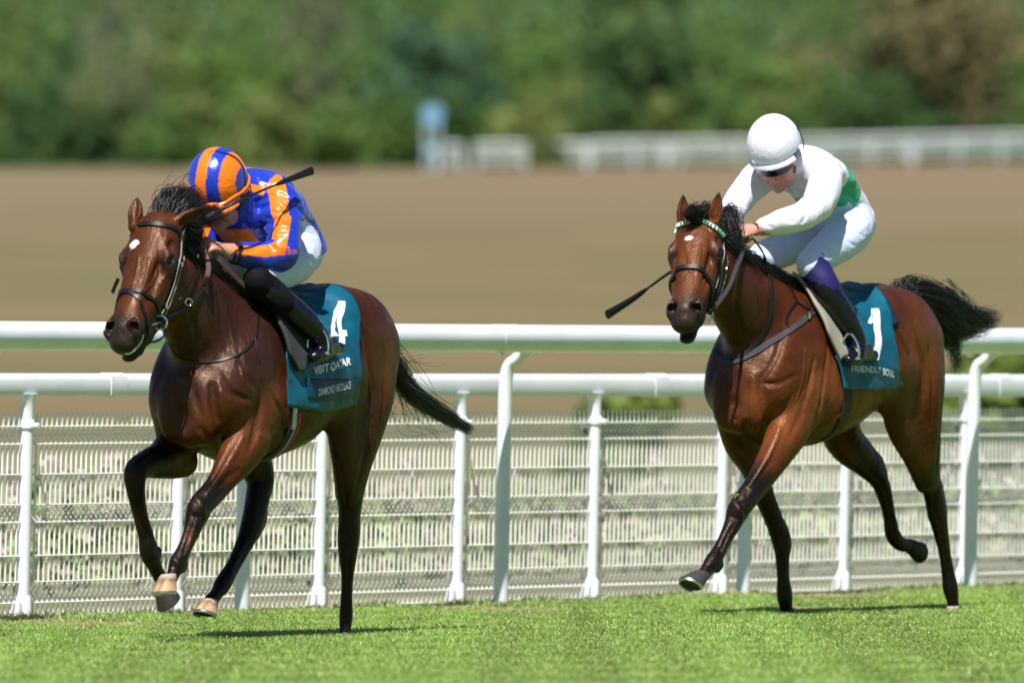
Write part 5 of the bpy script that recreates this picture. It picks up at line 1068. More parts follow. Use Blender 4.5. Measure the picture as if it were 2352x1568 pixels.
mb = MB(); CC = crom([p for p in (P2(x, y, .011) for x, y in [(1665, 588), (1666, 602), (1664, 617), (1662, 632), (1658, 648), (1653, 662), (1648, 678), (1641, 692), (1635, 703)]) if p is not None], 3)
mb.tube(CC, [.0022 + .0045 * (i % 3 == 0) for i in range(len(CC))], n=8)
mb.build("cheek_chain", M['steel'], b2)
px_strap("throatlash", L, b2, B2, P2, [(1663, 550), (1676, 575), (1684, 600), (1682, 640), (1668, 672)], .010, .004)
mb = MB(); nx2 = h2.v(.25, -1, 0); c = pts(P2, [(1624, 722)], .012)[0]; ring(mb, c, .028, (0, 0, 1), nx2, .0045); ring(mb, c + np.array((0, 0, -.03)), .016, (0, 0, 1), nx2, .003); mb.build("bit", M['steel'], b2)
rn = empty("reins"); rn.parent = R2
hand2 = h2.q(1708, 532, .05)
mb = MB(); strap(mb, None, [pts(P2, [(1626, 722)], .014)[0], h2.q(1650, 695, .13), h2.q(1676, 655, .15), h2.q(1690, 615, .13), h2.q(1702, 590, .11), h2.q(1712, 552, .06)], .020, .005, 0, 6, 0, N=h2.v(.3, -1, .1)); mb.build("rein_leather", mat('grey_rein', (.035, .037, .04), .6), rn)
mb = MB(); NL = [h2.q(1728, 548, .05), h2.q(1750, 578, .12)] + pts(P2, [(1762, 612), (1770, 660), (1769, 712), (1753, 762), (1722, 804), (1686, 824), (1656, 822), (1641, 806)], .006); strap(mb, B2, NL, .022, .006, .004, 6, .04); mb.build("rein_loop", L, rn)
mb = MB(); BG = pts(P2, [(1890, 690), (1853, 729), (1813, 759), (1765, 789), (1724, 814), (1680, 833), (1650, 826)], .004); strap(mb, B2, BG, .030, .005, .004, 6, .05); bg_ = mb.build("breast_girth", mat('grey_webbing', (.028, .025, .028), .7), R2)
mb = MB(); mb.box(pts(P2, [(1852, 728)], .014)[0], (.02, .02, .03)); mb.build("buckle", M['steel'], bg_, bevel=.003)
px_strap("neck_strap", L, R2, B2, P2, [(1781, 624), (1800, 645), (1817, 665), (1829, 693), (1857, 711), (1885, 722)], .010, .004)
px_strap("neck_strap", L, R2, B2, P2, [(1829, 693), (1812, 715), (1805, 735), (1813, 755)], .010, .004)

# ---------------------------------------------------------------- hair
def strands(n, P, spread, jit, steps=18, curl=0., rnd=RNG, hook=None):
    """n strands round the guide P (list of points); spread = radius of the lock at each point"""
    P = np.array(P); out = []; sp_ = np.array(spread)[:, None]; k_ = np.arange(len(P))[:, None]
    for _ in range(n):
        o = rnd.normal(0, 1, 3); o /= max(1., np.linalg.norm(o) * .7); e = rnd.normal(0, 1, 3) * jit * 1.6; end = .55 + .45 * rnd.random() ** .6
        Q = P + o * sp_ + e * sp_ * np.sin(k_ * (.7 + .6 * rnd.random()) + rnd.random() * 6)
        C = crom(Q, max(3, steps // (len(P) - 1))); C = C[:max(5, int(len(C) * end))]
        if curl: q = np.linspace(0, 1, len(C))[:, None]; C = C + curl * q * np.stack([np.sin(q[:, 0] * 6 + o[0] * 5), np.cos(q[:, 0] * 5 + o[1] * 5), np.sin(q[:, 0] * 4 + o[2] * 6)], 1)
        out.append(C)
    return out
def hair_obj(name, root, S_, r0=.0016, r1=.0004):
    V, Fc = hairs(S_, r0, r1); return npmesh(name, V, Fc, M['hair'], root)
q = h1.q
S_ = strands(900, [q(370, 506, 0), q(382, 478, 0), q(408, 458, 0), q(452, 460, -.02)], [.030, .036, .034, .026], .28, curl=.005)
S_ += strands(600, [q(385, 508, .02), q(408, 480, .03), q(438, 465, .03), q(460, 478, .02)], [.028, .040, .035, .022], .35, curl=.008)
S_ += strands(30, [q(378, 490, 0), q(395, 448, 0), q(420, 434, 0), q(446, 428, 0)], [.03, .035, .04, .04], .5, curl=.02)
S_ += strands(600, [q(414, 512, .05), q(432, 522, .07), q(444, 545, .07), q(442, 578, .08)], [.025, .028, .028, .022], .4, curl=.008)
S_ += strands(260, [q(426, 512, .05), q(460, 503, .05), q(495, 488, .04), q(525, 474, .02)], [.02, .026, .026, .02], .4, curl=.012)
for k in range(30):
    t = 1.0 - k * .022; zz_ = float(np.interp(t, [.35, .5, .68, .82, .94, 1.02], [1.51, 1.565, 1.625, 1.685, 1.74, 1.785]))
    S_ += strands(40, [(t, 0, zz_ - .02), (t - .02, .03, zz_ + .006), (t - .06, .065, zz_ - .02), (t - .09, .09, zz_ - .06)], [.012, .014, .018, .02], .4)
hair_obj("mane", R1, S_, .0015)
S_ = strands(1300, [(-.80, 0, 1.42), (-.90, 0, 1.38), q(918, 868, 0), q(960, 915, 0), q(1020, 952, 0), q(1100, 998, 0)], [.018, .020, .022, .022, .020, .010], .30, curl=.010)
S_ += strands(26, [(-.80, 0, 1.42), q(905, 820, 0), q(920, 830, 0), q(950, 835, 0), q(985, 832, 0)], [.02, .03, .04, .05, .04], .6, curl=.02)
S_ += strands(50, [(-.85, 0, 1.40), q(915, 860, 0), q(950, 930, 0), q(1000, 960, 0), q(1040, 985, 0)], [.03, .04, .07, .07, .07], .6, curl=.02)
hair_obj("tail", R1, S_, .0011)
q = h2.q
S_ = strands(500, [q(1605, 505, 0), q(1598, 494, 0), q(1588, 487, 0), q(1578, 494, 0)], [.024, .024, .020, .014], .4)
S_ += strands(500, [q(1612, 505, 0), q(1618, 490, 0), q(1628, 482, 0), q(1636, 488, 0)], [.026, .026, .022, .018], .4)
S_ += strands(700, [q(1665, 498, 0), q(1676, 502, .03), q(1680, 532, .05), q(1688, 575, .07)], [.018, .026, .026, .024], .35, curl=.008)
S_ += strands(120, [q(1662, 495, 0), q(1674, 486, 0), q(1686, 488, 0), q(1696, 502, 0)], [.018, .02, .02, .016], .5, curl=.01)
for k in range(34):
    t = 1.04 - k * .021; zz_ = float(np.interp(t, [.35, .5, .70, .87, 1.0, 1.09], [1.585, 1.645, 1.705, 1.765, 1.82, 1.87]))
    S_ += strands(44, [(t, 0, zz_ - .02), (t - .02, .032, zz_ + .006), (t - .06, .07, zz_ - .02), (t - .09, .10, zz_ - .075)], [.012, .014, .018, .022], .4)
hair_obj("mane", R2, S_, .0015)
S_ = strands(3000, [(-.78, 0, 1.49), q(2075, 680, 0), q(2120, 694, 0), q(2158, 720, 0), q(2195, 748, 0), q(2250, 748, 0)], [.03, .045, .062, .068, .050, .022], .22, curl=.006)
S_ += strands(1400, [(-.80, 0, 1.49), q(2085, 682, 0), q(2130, 706, 0), q(2158, 742, 0), q(2180, 772, 0), q(2186, 795, 0)], [.02, .035, .05, .050, .040, .02], .25, curl=.006)
S_ += strands(500, [q(2160, 692, 0), q(2200, 728, 0), q(2235, 738, 0), q(2265, 735, 0), q(2292, 730, 0)], [.045, .05, .038, .030, .022], .4, curl=.018)
S_ += strands(60, [q(2180, 760, 0), q(2190, 800, 0), q(2198, 830, 0), q(2200, 855, 0)], [.04, .025, .018, .012], .4, curl=.02)
hair_obj("tail", R2, S_, .0015)

# ================================================================== RIDERS
SKIN = np.array((.52, .25, .18))
def skin_mat():
    m = mat('skin', attr='Col', rough=.48, spec=.4, var=.08, vscale=30, bump=.15, bscale=180, bdist=.0015); b = m.node_tree.nodes["Principled BSDF"]; b.inputs["Subsurface Weight"].default_value = .15; b.inputs["Subsurface Radius"].default_value = (.01, .004, .002); b.inputs["Subsurface Scale"].default_value = .5
    return m
M['skin'] = skin_mat()
def fold_mat(name, rough, spec, sheen, bs=11., bd=.018, strength=.55, coat=0.):
    m = mat(name, attr='Col', rough=rough, spec=spec, sheen=sheen, coat=coat); t = m.node_tree; b = t.nodes["Principled BSDF"]; N = t.nodes.new; Lk = t.links.new
    tc = N("ShaderNodeTexCoord"); w_ = N("ShaderNodeTexNoise"); w_.inputs["Scale"].default_value = bs; w_.inputs["Detail"].default_value = 2; w_.inputs["Distortion"].default_value = 2.2; Lk(tc.outputs["Object"], w_.inputs["Vector"])
    r = N("ShaderNodeMath"); r.operation = 'PINGPONG'; r.inputs[1].default_value = .16; Lk(w_.outputs["Fac"], r.inputs[0])
    bp = N("ShaderNodeBump"); bp.inputs["Strength"].default_value = strength; bp.inputs["Distance"].default_value = bd * 4; Lk(r.outputs[0], bp.inputs["Height"])
    n2 = N("ShaderNodeTexNoise"); n2.inputs["Scale"].default_value = 45; Lk(tc.outputs["Object"], n2.inputs["Vector"]); b2_ = N("ShaderNodeBump"); b2_.inputs["Strength"].default_value = .15; b2_.inputs["Distance"].default_value = .004; Lk(n2.outputs["Fac"], b2_.inputs["Height"]); Lk(bp.outputs[0], b2_.inputs["Normal"]); Lk(b2_.outputs[0], b.inputs["Normal"])
    return m
M['satin'] = fold_mat('racing_silk', .30, .5, .1, 5., .006, .35)
M['lycra'] = fold_mat('white_stretch_cloth', .55, .3, .1, 5., .006, .35)
M['breech'] = fold_mat('white_breeches', .6, .3, .1, 5., .007, .35)
M['boot'] = fold_mat('boot_leather', .24, .4, 0, 9., .006, .35, .15)
M['visor'] = mat('goggle_lens', (.003, .003, .004), .22, spec=.35)
def fist(f, wr, fwd, back, side, S=1.0, col=None):
    """a closed hand: wr wrist, fwd towards the knuckles, back = back of the hand, side = towards the thumb"""
    wr = np.array(wr); a = unit(fwd); n = unit(np.array(back) - (np.array(back) @ a) * a); b = np.cross(a, n); b = b if b @ np.array(side) > 0 else -b
    P = lambda x, y, z: wr + (a * x + b * y + n * z) * S
    f.chain([(*P(0, 0, 0), .024 * S, .019 * S), (*P(.035, 0, .002), .033 * S, .017 * S), (*P(.075, 0, .0), .037 * S, .016 * S)], .012, b, 4)
    for i, (y, L_) in enumerate(((.030, .92), (.010, 1.0), (-.011, .95), (-.031, .8))):
        r = (.0100 - .0006 * i) * S
        f.chain([(*P(.072, y, .004), r * 1.1), (*P(.072 + .020 * L_, y, -.002), r * 1.12), (*P(.075 + .024 * L_, y, -.020 * L_), r), (*P(.070 + .012 * L_, y * .97, -.040 * L_), r), (*P(.052, y * .95, -.046 * L_), r * .95), (*P(.040, y * .95, -.034 * L_), r * .85)], .0035, b, 4)
    r = .0115 * S
    f.chain([(*P(.015, .026, -.006), .016 * S), (*P(.038, .044, -.016), .013 * S), (*P(.062, .046, -.032), r), (*P(.078, .030, -.046), r * .9), (*P(.084, .014, -.050), r * .8)], .006, b, 4)
def head_shape(f, c, E, S=1.0):
    """a face: E = forward, left, up; c = middle of the head"""
    fw, lf, up = E; p = lambda x, y, z: c + (fw * x + lf * y + up * z) * S
    def ell(q_, r, k=.02, sub=False): f.ell(p(*q_), np.array(r) * S, E, k, sub)
    def ch(N, k=.015, sub=False): f.chain([(*p(*a[:3]), a[3] * S, a[4] * S) for a in N], k, lf, 4, sub)
    ell((-.01, 0, .03), (.095, .075, .085)); ell((.035, 0, -.02), (.058, .066, .075)); ell((.045, 0, -.075), (.045, .048, .040), .03)
    for s_ in (-1, 1):
        ell((.052, .040 * s_, -.030), (.028, .026, .028), .02); ell((.030, .050 * s_, -.075), (.035, .018, .030), .02)
        ell((.088, .030 * s_, .010), (.014, .018, .011), .012, True); ell((.074, .030 * s_, .010), (.016, .015, .012), .006)
        ell((-.005, .074 * s_, -.005), (.018, .008, .030), .008)
        ell((.096, .012 * s_, -.034), (.010, .009, .008), .006)
    ch([(.080, -.045, .028, .010, .010), (.092, -.02, .030, .010, .009), (.094, 0, .028, .010, .009), (.092, .02, .030, .010, .009), (.080, .045, .028, .010, .010)], .012)
    ch([(.088, 0, .018, .008, .008), (.102, 0, -.008, .009, .009), (.113, 0, -.028, .011, .011), (.106, 0, -.038, .010, .008)], .010)
    ch([(.085, -.018, -.058, .005, .005), (.093, 0, -.056, .008, .006), (.085, .018, -.058, .005, .005)], .006); ch([(.083, -.017, -.070, .005, .005), (.090, 0, -.071, .008, .007), (.083, .017, -.070, .005, .005)], .006)
    ch([(.084, -.024, -.064, .002, .002), (.098, 0, -.0635, .003, .0022), (.084, .024, -.064, .002, .002)], .003, True)
    ell((.076, 0, -.098), (.020, .022, .016), .015); ch([(.078, .03, -.045, .003, .003), (.072, .040, -.062, .003, .003)], .01, True); ch([(.078, -.03, -.045, .003, .003), (.072, -.040, -.062, .003, .003)], .01, True)
def helmet(root, off, c, E, S, mt, colf, brim=.022, name="helmet", skirt=1.):
    fw, lf, up = E; V = []; C = []; nu, nv = 96, 42
    nd = 30
    for j in range(nv + 1):
        for i in range(nu):
            a = 2 * PI * i / nu; ca, sa = math.cos(a), math.sin(a)
            if j <= nd: p_ = PI / 2 * j / nd; x = .150 * math.sin(p_) * ca; y = .131 * math.sin(p_) * sa; z = .152 * math.cos(p_)
            else:
                q_ = (j - nd) / (nv - nd); low = (.052 + .016 * ca - .012 * abs(sa) ** 2) * skirt; p_ = PI / 2 + q_ * .4; x = .150 * ca * (1 - .06 * q_ * q_); y = .131 * sa * (1 - .08 * q_ * q_); z = -low * q_
            k = 1 + .010 * math.sin(5 * a + 3 * p_) * math.sin(p_) ** 2 * .5
            V.append(c + (fw * x + lf * y + up * z) * S * k); C.append(colf(x, y, z, a, p_))
    Fc = [(j * nu + i, j * nu + (i + 1) % nu, (j + 1) * nu + (i + 1) % nu, (j + 1) * nu + i) for j in range(nv) for i in range(nu)]
    n = len(V)
    # turned-in rim
    for i in range(nu): V.append(c + (V[nv * nu + i] - c) * .93); C.append(C[nv * nu + i])
    Fc += [(nv * nu + i, nv * nu + (i + 1) % nu, n + (i + 1) % nu, n + i) for i in range(nu)]
    return npmesh(name, np.array(V), np.array(Fc)[:, ::-1], mt, root, attrs={"Col": np.array(C)}, off=off)
def limb(f, N, k=.02, U=(0, 1, 0), disp=None): f.chain(N, k, U, 5, False, disp)
def nodes(fr, L_): return [(*fr.q(a[0], a[1], a[2]), *a[3:]) for a in L_]
def wr(amp, s=1., seed=0.):
    def g(X, Y, Z):
        a = vnoise(X, Y, Z, 1.6 * s, seed); b = vnoise(X + .3 * Y, Y - .4 * Z, Z, 3.1 * s, seed + 3)
        return (-(amp * (1 - np.abs(a) * 2.2) + amp * .6 * (1 - np.abs(b) * 2.2)) * .5).astype(np.float32)
    return g
def arc_angle(V, P, ref):
    """nearest point of the polyline P: parameter, distance and angle round it measured from direction ref"""
    P = np.array(P); best = np.full(len(V), 9., np.float32); T = np.zeros(len(V)); A = np.zeros(len(V))
    for i in range(len(P) - 1):
        a, b = P[i], P[i + 1]; ab = b - a; h = np.clip(((V - a) @ ab) / (ab @ ab), 0, 1); d = V - a - h[:, None] * ab; dist = np.linalg.norm(d, axis=1); ax_ = unit(ab)
        r = unit(ref - (ref @ ax_) * ax_); s_ = np.cross(ax_, r); m = dist < best; best[m] = dist[m]; T[m] = i + h[m]; A[m] = np.degrees(np.arctan2(d[m] @ s_, d[m] @ r))
    return T, best, A
def rider(fr, root, off, sp):
    lo, hi = sp['lo'], sp['hi']; vx = VOXJ; E = sp['headE']; hc = sp['head']
    # body: head, neck, trunk, arms, hands, legs in one surface
    f = Field(lo, hi, vx)
    limb(f, [(*n[:3], n[3] * .86, n[4] * .86) for n in sp['torso']], .03)
    limb(f, [(*sp['torso'][-1][:3], .062, .062), (*(np.array(sp['torso'][-1][:3]) * .45 + hc * .55), .056, .056), (*(hc - E[2] * .05 - E[0] * .02), .055, .055)], .02)
    for s_ in ('L', 'R'):
        limb(f, [(*n[:3], n[3] * .84, n[3] * .84) for n in sp['arm' + s_]], .02); limb(f, [(*n[:3], n[3] * .84, n[4] * .84) for n in sp['leg' + s_]], .03); limb(f, [(*n[:3], n[3] * .8, n[3] * .8) for n in sp['shin' + s_]], .02)
        wv = np.array(sp['arm' + s_][-1][:3]); el = np.array(sp['arm' + s_][-2][:3]); limb(f, [(*el, .034, .034), (*(el * .4 + wv * .6), .030, .030), (*wv, .024, .021)], .02)
        fist(f, wv, sp['hand' + s_][0], sp['hand' + s_][1], sp['hand' + s_][2], 1.08)
    f.smooth(1); head_shape(f, hc, E, 1.1)
    V, Q = f.mesh(); C = np.tile(SKIN, (len(V), 1)); n = vnoise(V[:, 0], V[:, 1], V[:, 2], 6, 2)[:, None]; C = C * (1 + .06 * n)
    d = (V - hc) / 1.1; x, y, z = d @ E[0], d @ E[1], d @ E[2]
    lips = np.clip(1.3 - np.sqrt(((z + .064) / .012) ** 2 + (y / .024) ** 2), 0, 1) * (x > .06); C = C * (1 - .6 * lips[:, None]) + np.array((.42, .12, .10)) * .6 * lips[:, None]
    chk = np.exp(-(((z + .035) / .03) ** 2 + ((np.abs(y) - .042) / .022) ** 2)) * (x > .02) * .5; C = C * (1 - chk[:, None]) + np.array((.55, .17, .13)) * chk[:, None]
    st = np.clip(1 - np.abs(z + .085) / .04, 0, 1) * (x > .0) * (np.linalg.norm(d, axis=1) < .16) * .28; C = C * (1 - st[:, None]) + np.array((.30, .19, .15)) * st[:, None]
    hr = ((x < -.02) & (z > -.06) & (np.linalg.norm(d, axis=1) < .15)); C[hr] = (.05, .03, .02)
    npmesh("body", V, Q, M['skin'], root, attrs={"Col": C}, off=off)
    # shirt
    f = Field(lo, hi, vx); w1 = wr(sp['wr'], 1., sp['seed']); limb(f, sp['torso'], .03, (0, 1, 0), w1)
    for s_ in ('L', 'R'):
        A = sp['arm' + s_]; cut = sp['cuff' + s_]; C_ = crom([a[:4] for a in A], 6); k = int(len(C_) * cut); C_ = C_[:k]
        f.chain([(*c_[:3], c_[3]) for c_ in C_[::2]], .035, (0, 1, 0), 2, False, w1)
    for N, k in sp.get('shirtextra', []): f.chain(N, k, (0, 1, 0), 5, False, w1)
    nb = np.array(sp['torso'][-1][:3]); f.chain([(*nb, .085, .075), (*(nb * .6 + (hc - E[2] * .06 - E[0] * .03) * .4), .066, .064)], .02, (0, 1, 0), 3)
    for pl in sp.get('shirtcut', []):      # trim below the hem
        X, Y, Z = f.ax[0][:, None, None], f.ax[1][None, :, None], f.ax[2][None, None, :]
        f.F = np.maximum(f.F, ((X - pl[0][0]) * pl[1][0] + (Y - pl[0][1]) * pl[1][1] + (Z - pl[0][2]) * pl[1][2]).astype(np.float32))
    for pts_, r_ in sp.get('folds', []): f.line(fr, pts_, r_ * 1.35, .012, r_ * .40, True)
    f.smooth(1); V, Q = f.mesh(); npmesh("racing_shirt", V, Q, sp['shirtmat'], root, attrs={"Col": sp['shirtcol'](V)}, off=off)
    # breeches
    f = Field(lo, hi, vx); w2 = wr(sp.get('wb', .004), 1.2, sp['seed'] + 5)
    limb(f, [(*n[:3], n[3] * .97, n[4] * .97) for n in sp['torso'][:3]], .03)
    for s_ in ('L', 'R'): limb(f, sp['leg' + s_], .05, (0, 1, 0), w2)
    for pts_, r_ in sp.get('bfolds', []): f.line(fr, pts_, r_, .012, r_ * .35, True)
    f.smooth(1); V, Q = f.mesh(); npmesh("breeches", V, Q, M['breech'], root, attrs={"Col": np.tile((.61, .67, .88), (len(V), 1))}, off=off)
    for s_ in ('L', 'R'):
        f = Field(lo, hi, vx); limb(f, sp['shin' + s_], .02, (0, 1, 0), wr(.003, 2.2, 4.)); an, toe, heel = (np.array(x) for x in sp['foot' + s_])
        f.chain([(*(an * .5 + heel * .5), .036, .036), (*(an * .45 + toe * .35 + heel * .2 ), .042, .040), (*(toe * .7 + heel * .3), .044, .034), (*toe, .036, .026)], .03, (0, 1, 0), 5); f.chain([(*heel, .030, .028), (*(heel * .6 + toe * .4), .032, .022), (*(toe * .85 + heel * .15), .038, .018)], .015, (0, 1, 0), 4)
        V, Q = f.mesh(); bo = npmesh("boot", V, Q, M['boot'], root, attrs={"Col": np.tile((.004, .004, .010), (len(V), 1))}, off=off)
        f = Field(lo, hi, vx); limb(f, sp['cuffleg' + s_], .02, (0, 1, 0), wr(.003, 1.5, 2.)); V, Q = f.mesh(); npmesh("boot_top", V, Q, sp['topmat'], root, attrs={"Col": np.tile(sp['topcol'], (len(V), 1))}, off=off)
    print("rider", round(time.time() - T0, 1))
def goggles(root, off, c, E, S=1.0, name="goggles", strap_=True, badge=False):
    fw, lf, up = E * 1.1; R = []
    for q_ in np.linspace(-1.25, 1.25, 25):
        x = .104 * math.cos(q_) ** .8 if abs(q_) < 1.5 else 0; y = .078 * math.sin(q_) * 1.06; h = .021 * (1 - .25 * abs(q_) ** 2 / 1.6)
        m = c + fw * (x + .002) + lf * y + up * .010; d = unit(fw * math.cos(q_) + lf * math.sin(q_)); R.append([m + up * h, m + up * h * .7 + d * .010, m - up * h * .7 + d * .010, m - up * h, m - up * h * .6 - d * .006, m + up * h * .6 - d * .006])
    mb = MB(); mb.rings(R); o = mb.build(name, M['visor'], root, off=off, sharp=50)
    if badge: mb = MB(); m = c + fw * .040 + lf * .086 + up * .018; mb.tube([m, m + lf * .008], .011, n=16); mb.build("badge", mat('gold_badge', (.55, .38, .18), .4), o, off=off)
    return o
def headE(fr, psi, pitch, roll=0.):
    p = math.radians(psi); a = math.radians(pitch); r = math.radians(roll); fw = fr.v(-math.sin(p) * math.cos(a), -math.cos(p) * math.cos(a), -math.sin(a)); hz_ = fr.v(-math.sin(p), -math.cos(p), 0); up = unit(np.array((0, 0, 1.)) - fw * fw[2]); lf = np.cross(up, fw)
    return np.array([fw, math.cos(r) * lf + math.sin(r) * up, math.cos(r) * up - math.sin(r) * lf])
def stirrup(root, fr, c, fwd, up_=(0, 0, 1)):
    mb = MB(); fwd = unit(fwd); s_ = unit(np.cross(fwd, up_)); u = np.array(up_, float)
    P = [c - s_ * .045 + u * .0, c - s_ * .05 + u * .03, c - s_ * .042 + u * .075, c - s_ * .015 + u * .115, c + u * .12, c + s_ * .015 + u * .115, c + s_ * .042 + u * .075, c + s_ * .05 + u * .03, c + s_ * .045]
    mb.tube(crom(P, 5), .0055, n=8); mb.box(c, (.03, .10, .007), np.array([fwd, s_, u])); o = mb.build("stirrup", M['steel'], root); return o

# ---------------------------------------------------------------- rider in orange and blue
O1 = np.array((.05, 0., 1.60)); J1 = empty("person", h1.world(O1), h1.rot); tag(J1, "rider crouching in orange and blue striped satin silks and cap, head tucked down", "person")
E1_ = headE(h1, 25, 40, -3); hc1 = h1.q(505, 452, 0.0)
ORGC = np.array((.90, .185, .004)); BLU = np.array((.006, .035, .42)); NAV = np.array((.004, .012, .14))
n1 = lambda L_: nodes(h1, L_)
tor1 = n1([(668, 572, 0, .158, .125), (650, 530, 0, .150, .115), (612, 478, 0, .175, .125), (578, 445, 0, .180, .105), (548, 430, 0, .105, .085)])
sp1 = dict(lo=(-.50, -.50, 1.15), hi=(1.0, .50, 2.28), headE=E1_, head=hc1, torso=tor1, wr=.018, seed=1.5, wb=.005,
    armL=n1([(612, 450, .10, .09), (642, 460, .17, .086), (652, 522, .23, .082), (642, 584, .245, .074), (602, 588, .19, .064), (550, 583, .13, .050), (512, 574, .085, .030)]),
    armR=n1([(535, 450, -.10, .085), (495, 460, -.17, .076), (480, 520, -.22, .066), (455, 585, -.22, .060), (440, 575, -.17, .055), (425, 555, -.10, .040), (428, 535, -.04, .030)]),
    cuffL=.84, cuffR=.9,
    handL=((h1.q(468, 553, .06) - h1.q(508, 572, .08)), h1.v(.2, -.7, .8), h1.v(0, 0, 1)), handR=((.6, .4, .2), h1.v(-.2, -.6, .8), h1.v(0, 0, 1)),
    legL=n1([(672, 580, .07, .125, .12), (668, 600, .13, .105, .105), (635, 622, .165, .088, .088), (602, 642, .185, .066, .066), (596, 648, .19, .054, .054)]),
    legR=n1([(652, 575, -.07, .125, .12), (590, 585, -.13, .105, .105), (515, 600, -.165, .088, .088), (450, 620, -.185, .072, .072), (440, 628, -.19, .062, .062)]),
    shinL=n1([(606, 655, .20, .062), (640, 685, .245, .060), (680, 718, .285, .058), (712, 748, .315, .052), (732, 772, .33, .046)]),
    shinR=n1([(450, 640, -.20, .066), (440, 680, -.245, .064), (435, 718, -.285, .060), (430, 748, -.315, .052), (430, 772, -.33, .046)]),
    footL=(h1.q(742, 782, .335), h1.q(722, 818, .35), h1.q(778, 800, .33)), footR=(h1.q(432, 782, -.335), h1.q(408, 818, -.35), h1.q(470, 800, -.33)),
    cufflegL=n1([(592, 644, .188, .064), (598, 650, .192, .067), (612, 662, .206, .066), (640, 686, .246, .063), (652, 697, .258, .061)]), cufflegR=n1([(444, 632, -.192, .070), (444, 655, -.206, .071), (440, 686, -.246, .070)]),
    topmat=mat('black_gaiter', (.004, .004, .005), .8, spec=.15), topcol=(.005, .005, .006), shirtmat=M['satin'])
camd = h1.v(0, -1, .1)
def shirt1(V):
    T, D, A = arc_angle(V, [n[:3] for n in tor1], np.array((-.2, 0, 1.))); aa = np.abs(A)
    side = np.abs(V[:, 1]); org = (aa < 13) | ((aa > 90) & (aa < 108) & (T > 1.1)) | ((aa > 112) & (T < 1.75)) | ((V[:, 2] < 1.805) & (aa > 80) & (V[:, 0] > -.12) & (np.abs(V[:, 1]) < .165))
    for s_, k in (('L', 1), ('R', -1)):
        P = [n[:3] for n in sp1['arm' + s_]][1:]; Ta, Da, Aa = arc_angle(V, P, h1.v(-.1, -1, .35)); R_ = np.interp(Ta, range(len(P)), [n[3] for n in sp1['arm' + s_]][1:]); m = (Da / R_) < (D / .13) * 1.02
        o2 = (np.abs(Aa) < 26) | (np.abs(Aa) > 150); org = np.where(m, o2, org)
    return np.where(org[:, None], ORGC, BLU)
sp1['shirtcol'] = shirt1; sp1['shirtextra'] = [(n1([(650, 560, 0, .14, .07), (606, 548, 0, .145, .075), (566, 528, 0, .13, .075), (540, 500, 0, .11, .07), (535, 465, 0, .10, .07)]), .05)]
hip = h1.q(690, 570, 0)
sp1['shirtcut'] = [(np.array((-.26, 0, 1.74)), unit((-.36, 0, -.93)))]
L2 = lambda s: [([(a, b), ((a + c) / 2 + .06 * (d_ - b), (b + d_) / 2 + .06 * (c - a)), (c, d_)], r) for a, b, c, d_, r in s]
sp1['folds'] = L2([(584, 462, 613, 453, .007), (589, 480, 617, 471, .007), (617, 484, 648, 489, .006), (613, 500, 648, 506, .006), (589, 519, 617, 513, .007), (621, 513, 650, 517, .006), (611, 557, 635, 574, .007), (641, 464, 666, 489, .009), (650, 515, 677, 524, .009), (644, 445, 663, 453, .007), (600, 396, 617, 414, .008), (582, 398, 594, 420, .007), (630, 425, 655, 418, .007), (600, 535, 632, 548, .006), (560, 575, 590, 572, .005), (640, 540, 662, 532, .006), (675, 470, 700, 495, .008), (690, 510, 712, 520, .007), (520, 520, 545, 545, .008), (560, 480, 575, 520, .009)])
sp1['bfolds'] = L2([(690, 545, 722, 560, .006), (680, 575, 715, 590, .006), (655, 600, 690, 612, .006), (640, 612, 652, 632, .005), (700, 530, 728, 540, .005)])
rider(h1, J1, O1, sp1)
def cap1(x, y, z, a, p_):
    y = y - .040; ay = abs(y)
    if z < -.030: return ORGC
    if ay < .026: return BLU
    if ay < .078: return ORGC
    return BLU if (ay < .112 or z > .05) else (BLU if x < .05 else ORGC)
hm = helmet(J1, O1, h1.q(499, 417, 0.0), headE(h1, 25, 32, -3), 1.0, M['satin'], cap1)
def peak(root, off, c, E, mt, col, L_=.05, drop=.012, wid=.118, z0=-.048):
    fw, lf, up = E; R = []
    for j in range(5):
        q_ = j / 4; R.append([c + fw * ((.142 + L_ * q_) * math.cos(a)) + lf * ((.124 + .012 * q_) * math.sin(a)) + up * (z0 - drop * q_ - .010 * q_ * q_ * math.cos(a)) for a in np.linspace(-1.15, 1.15, 25)])
    V = [p for r in R for p in r]; n = len(V); V += [p - up * .006 for p in V]; Fc = []
    for j in range(4):
        for i in range(24): a = j * 25 + i; Fc += [(a, a + 1, a + 26, a + 25), (n + a, n + a + 25, n + a + 26, n + a + 1)]
    for i in range(24): a = 100 + i; Fc.append((a, a + 1, n + a + 1, n + a))
    o = npmesh("peak", np.array(V), np.array(Fc), mt, root, attrs={"Col": np.tile(col, (len(V), 1))}, off=off); return o
Eh = headE(h1, 25, 32, -3); hc_ = h1.q(499, 417, 0.0)
peak(hm, O1, hc_, Eh, M['satin'], ORGC, .045)
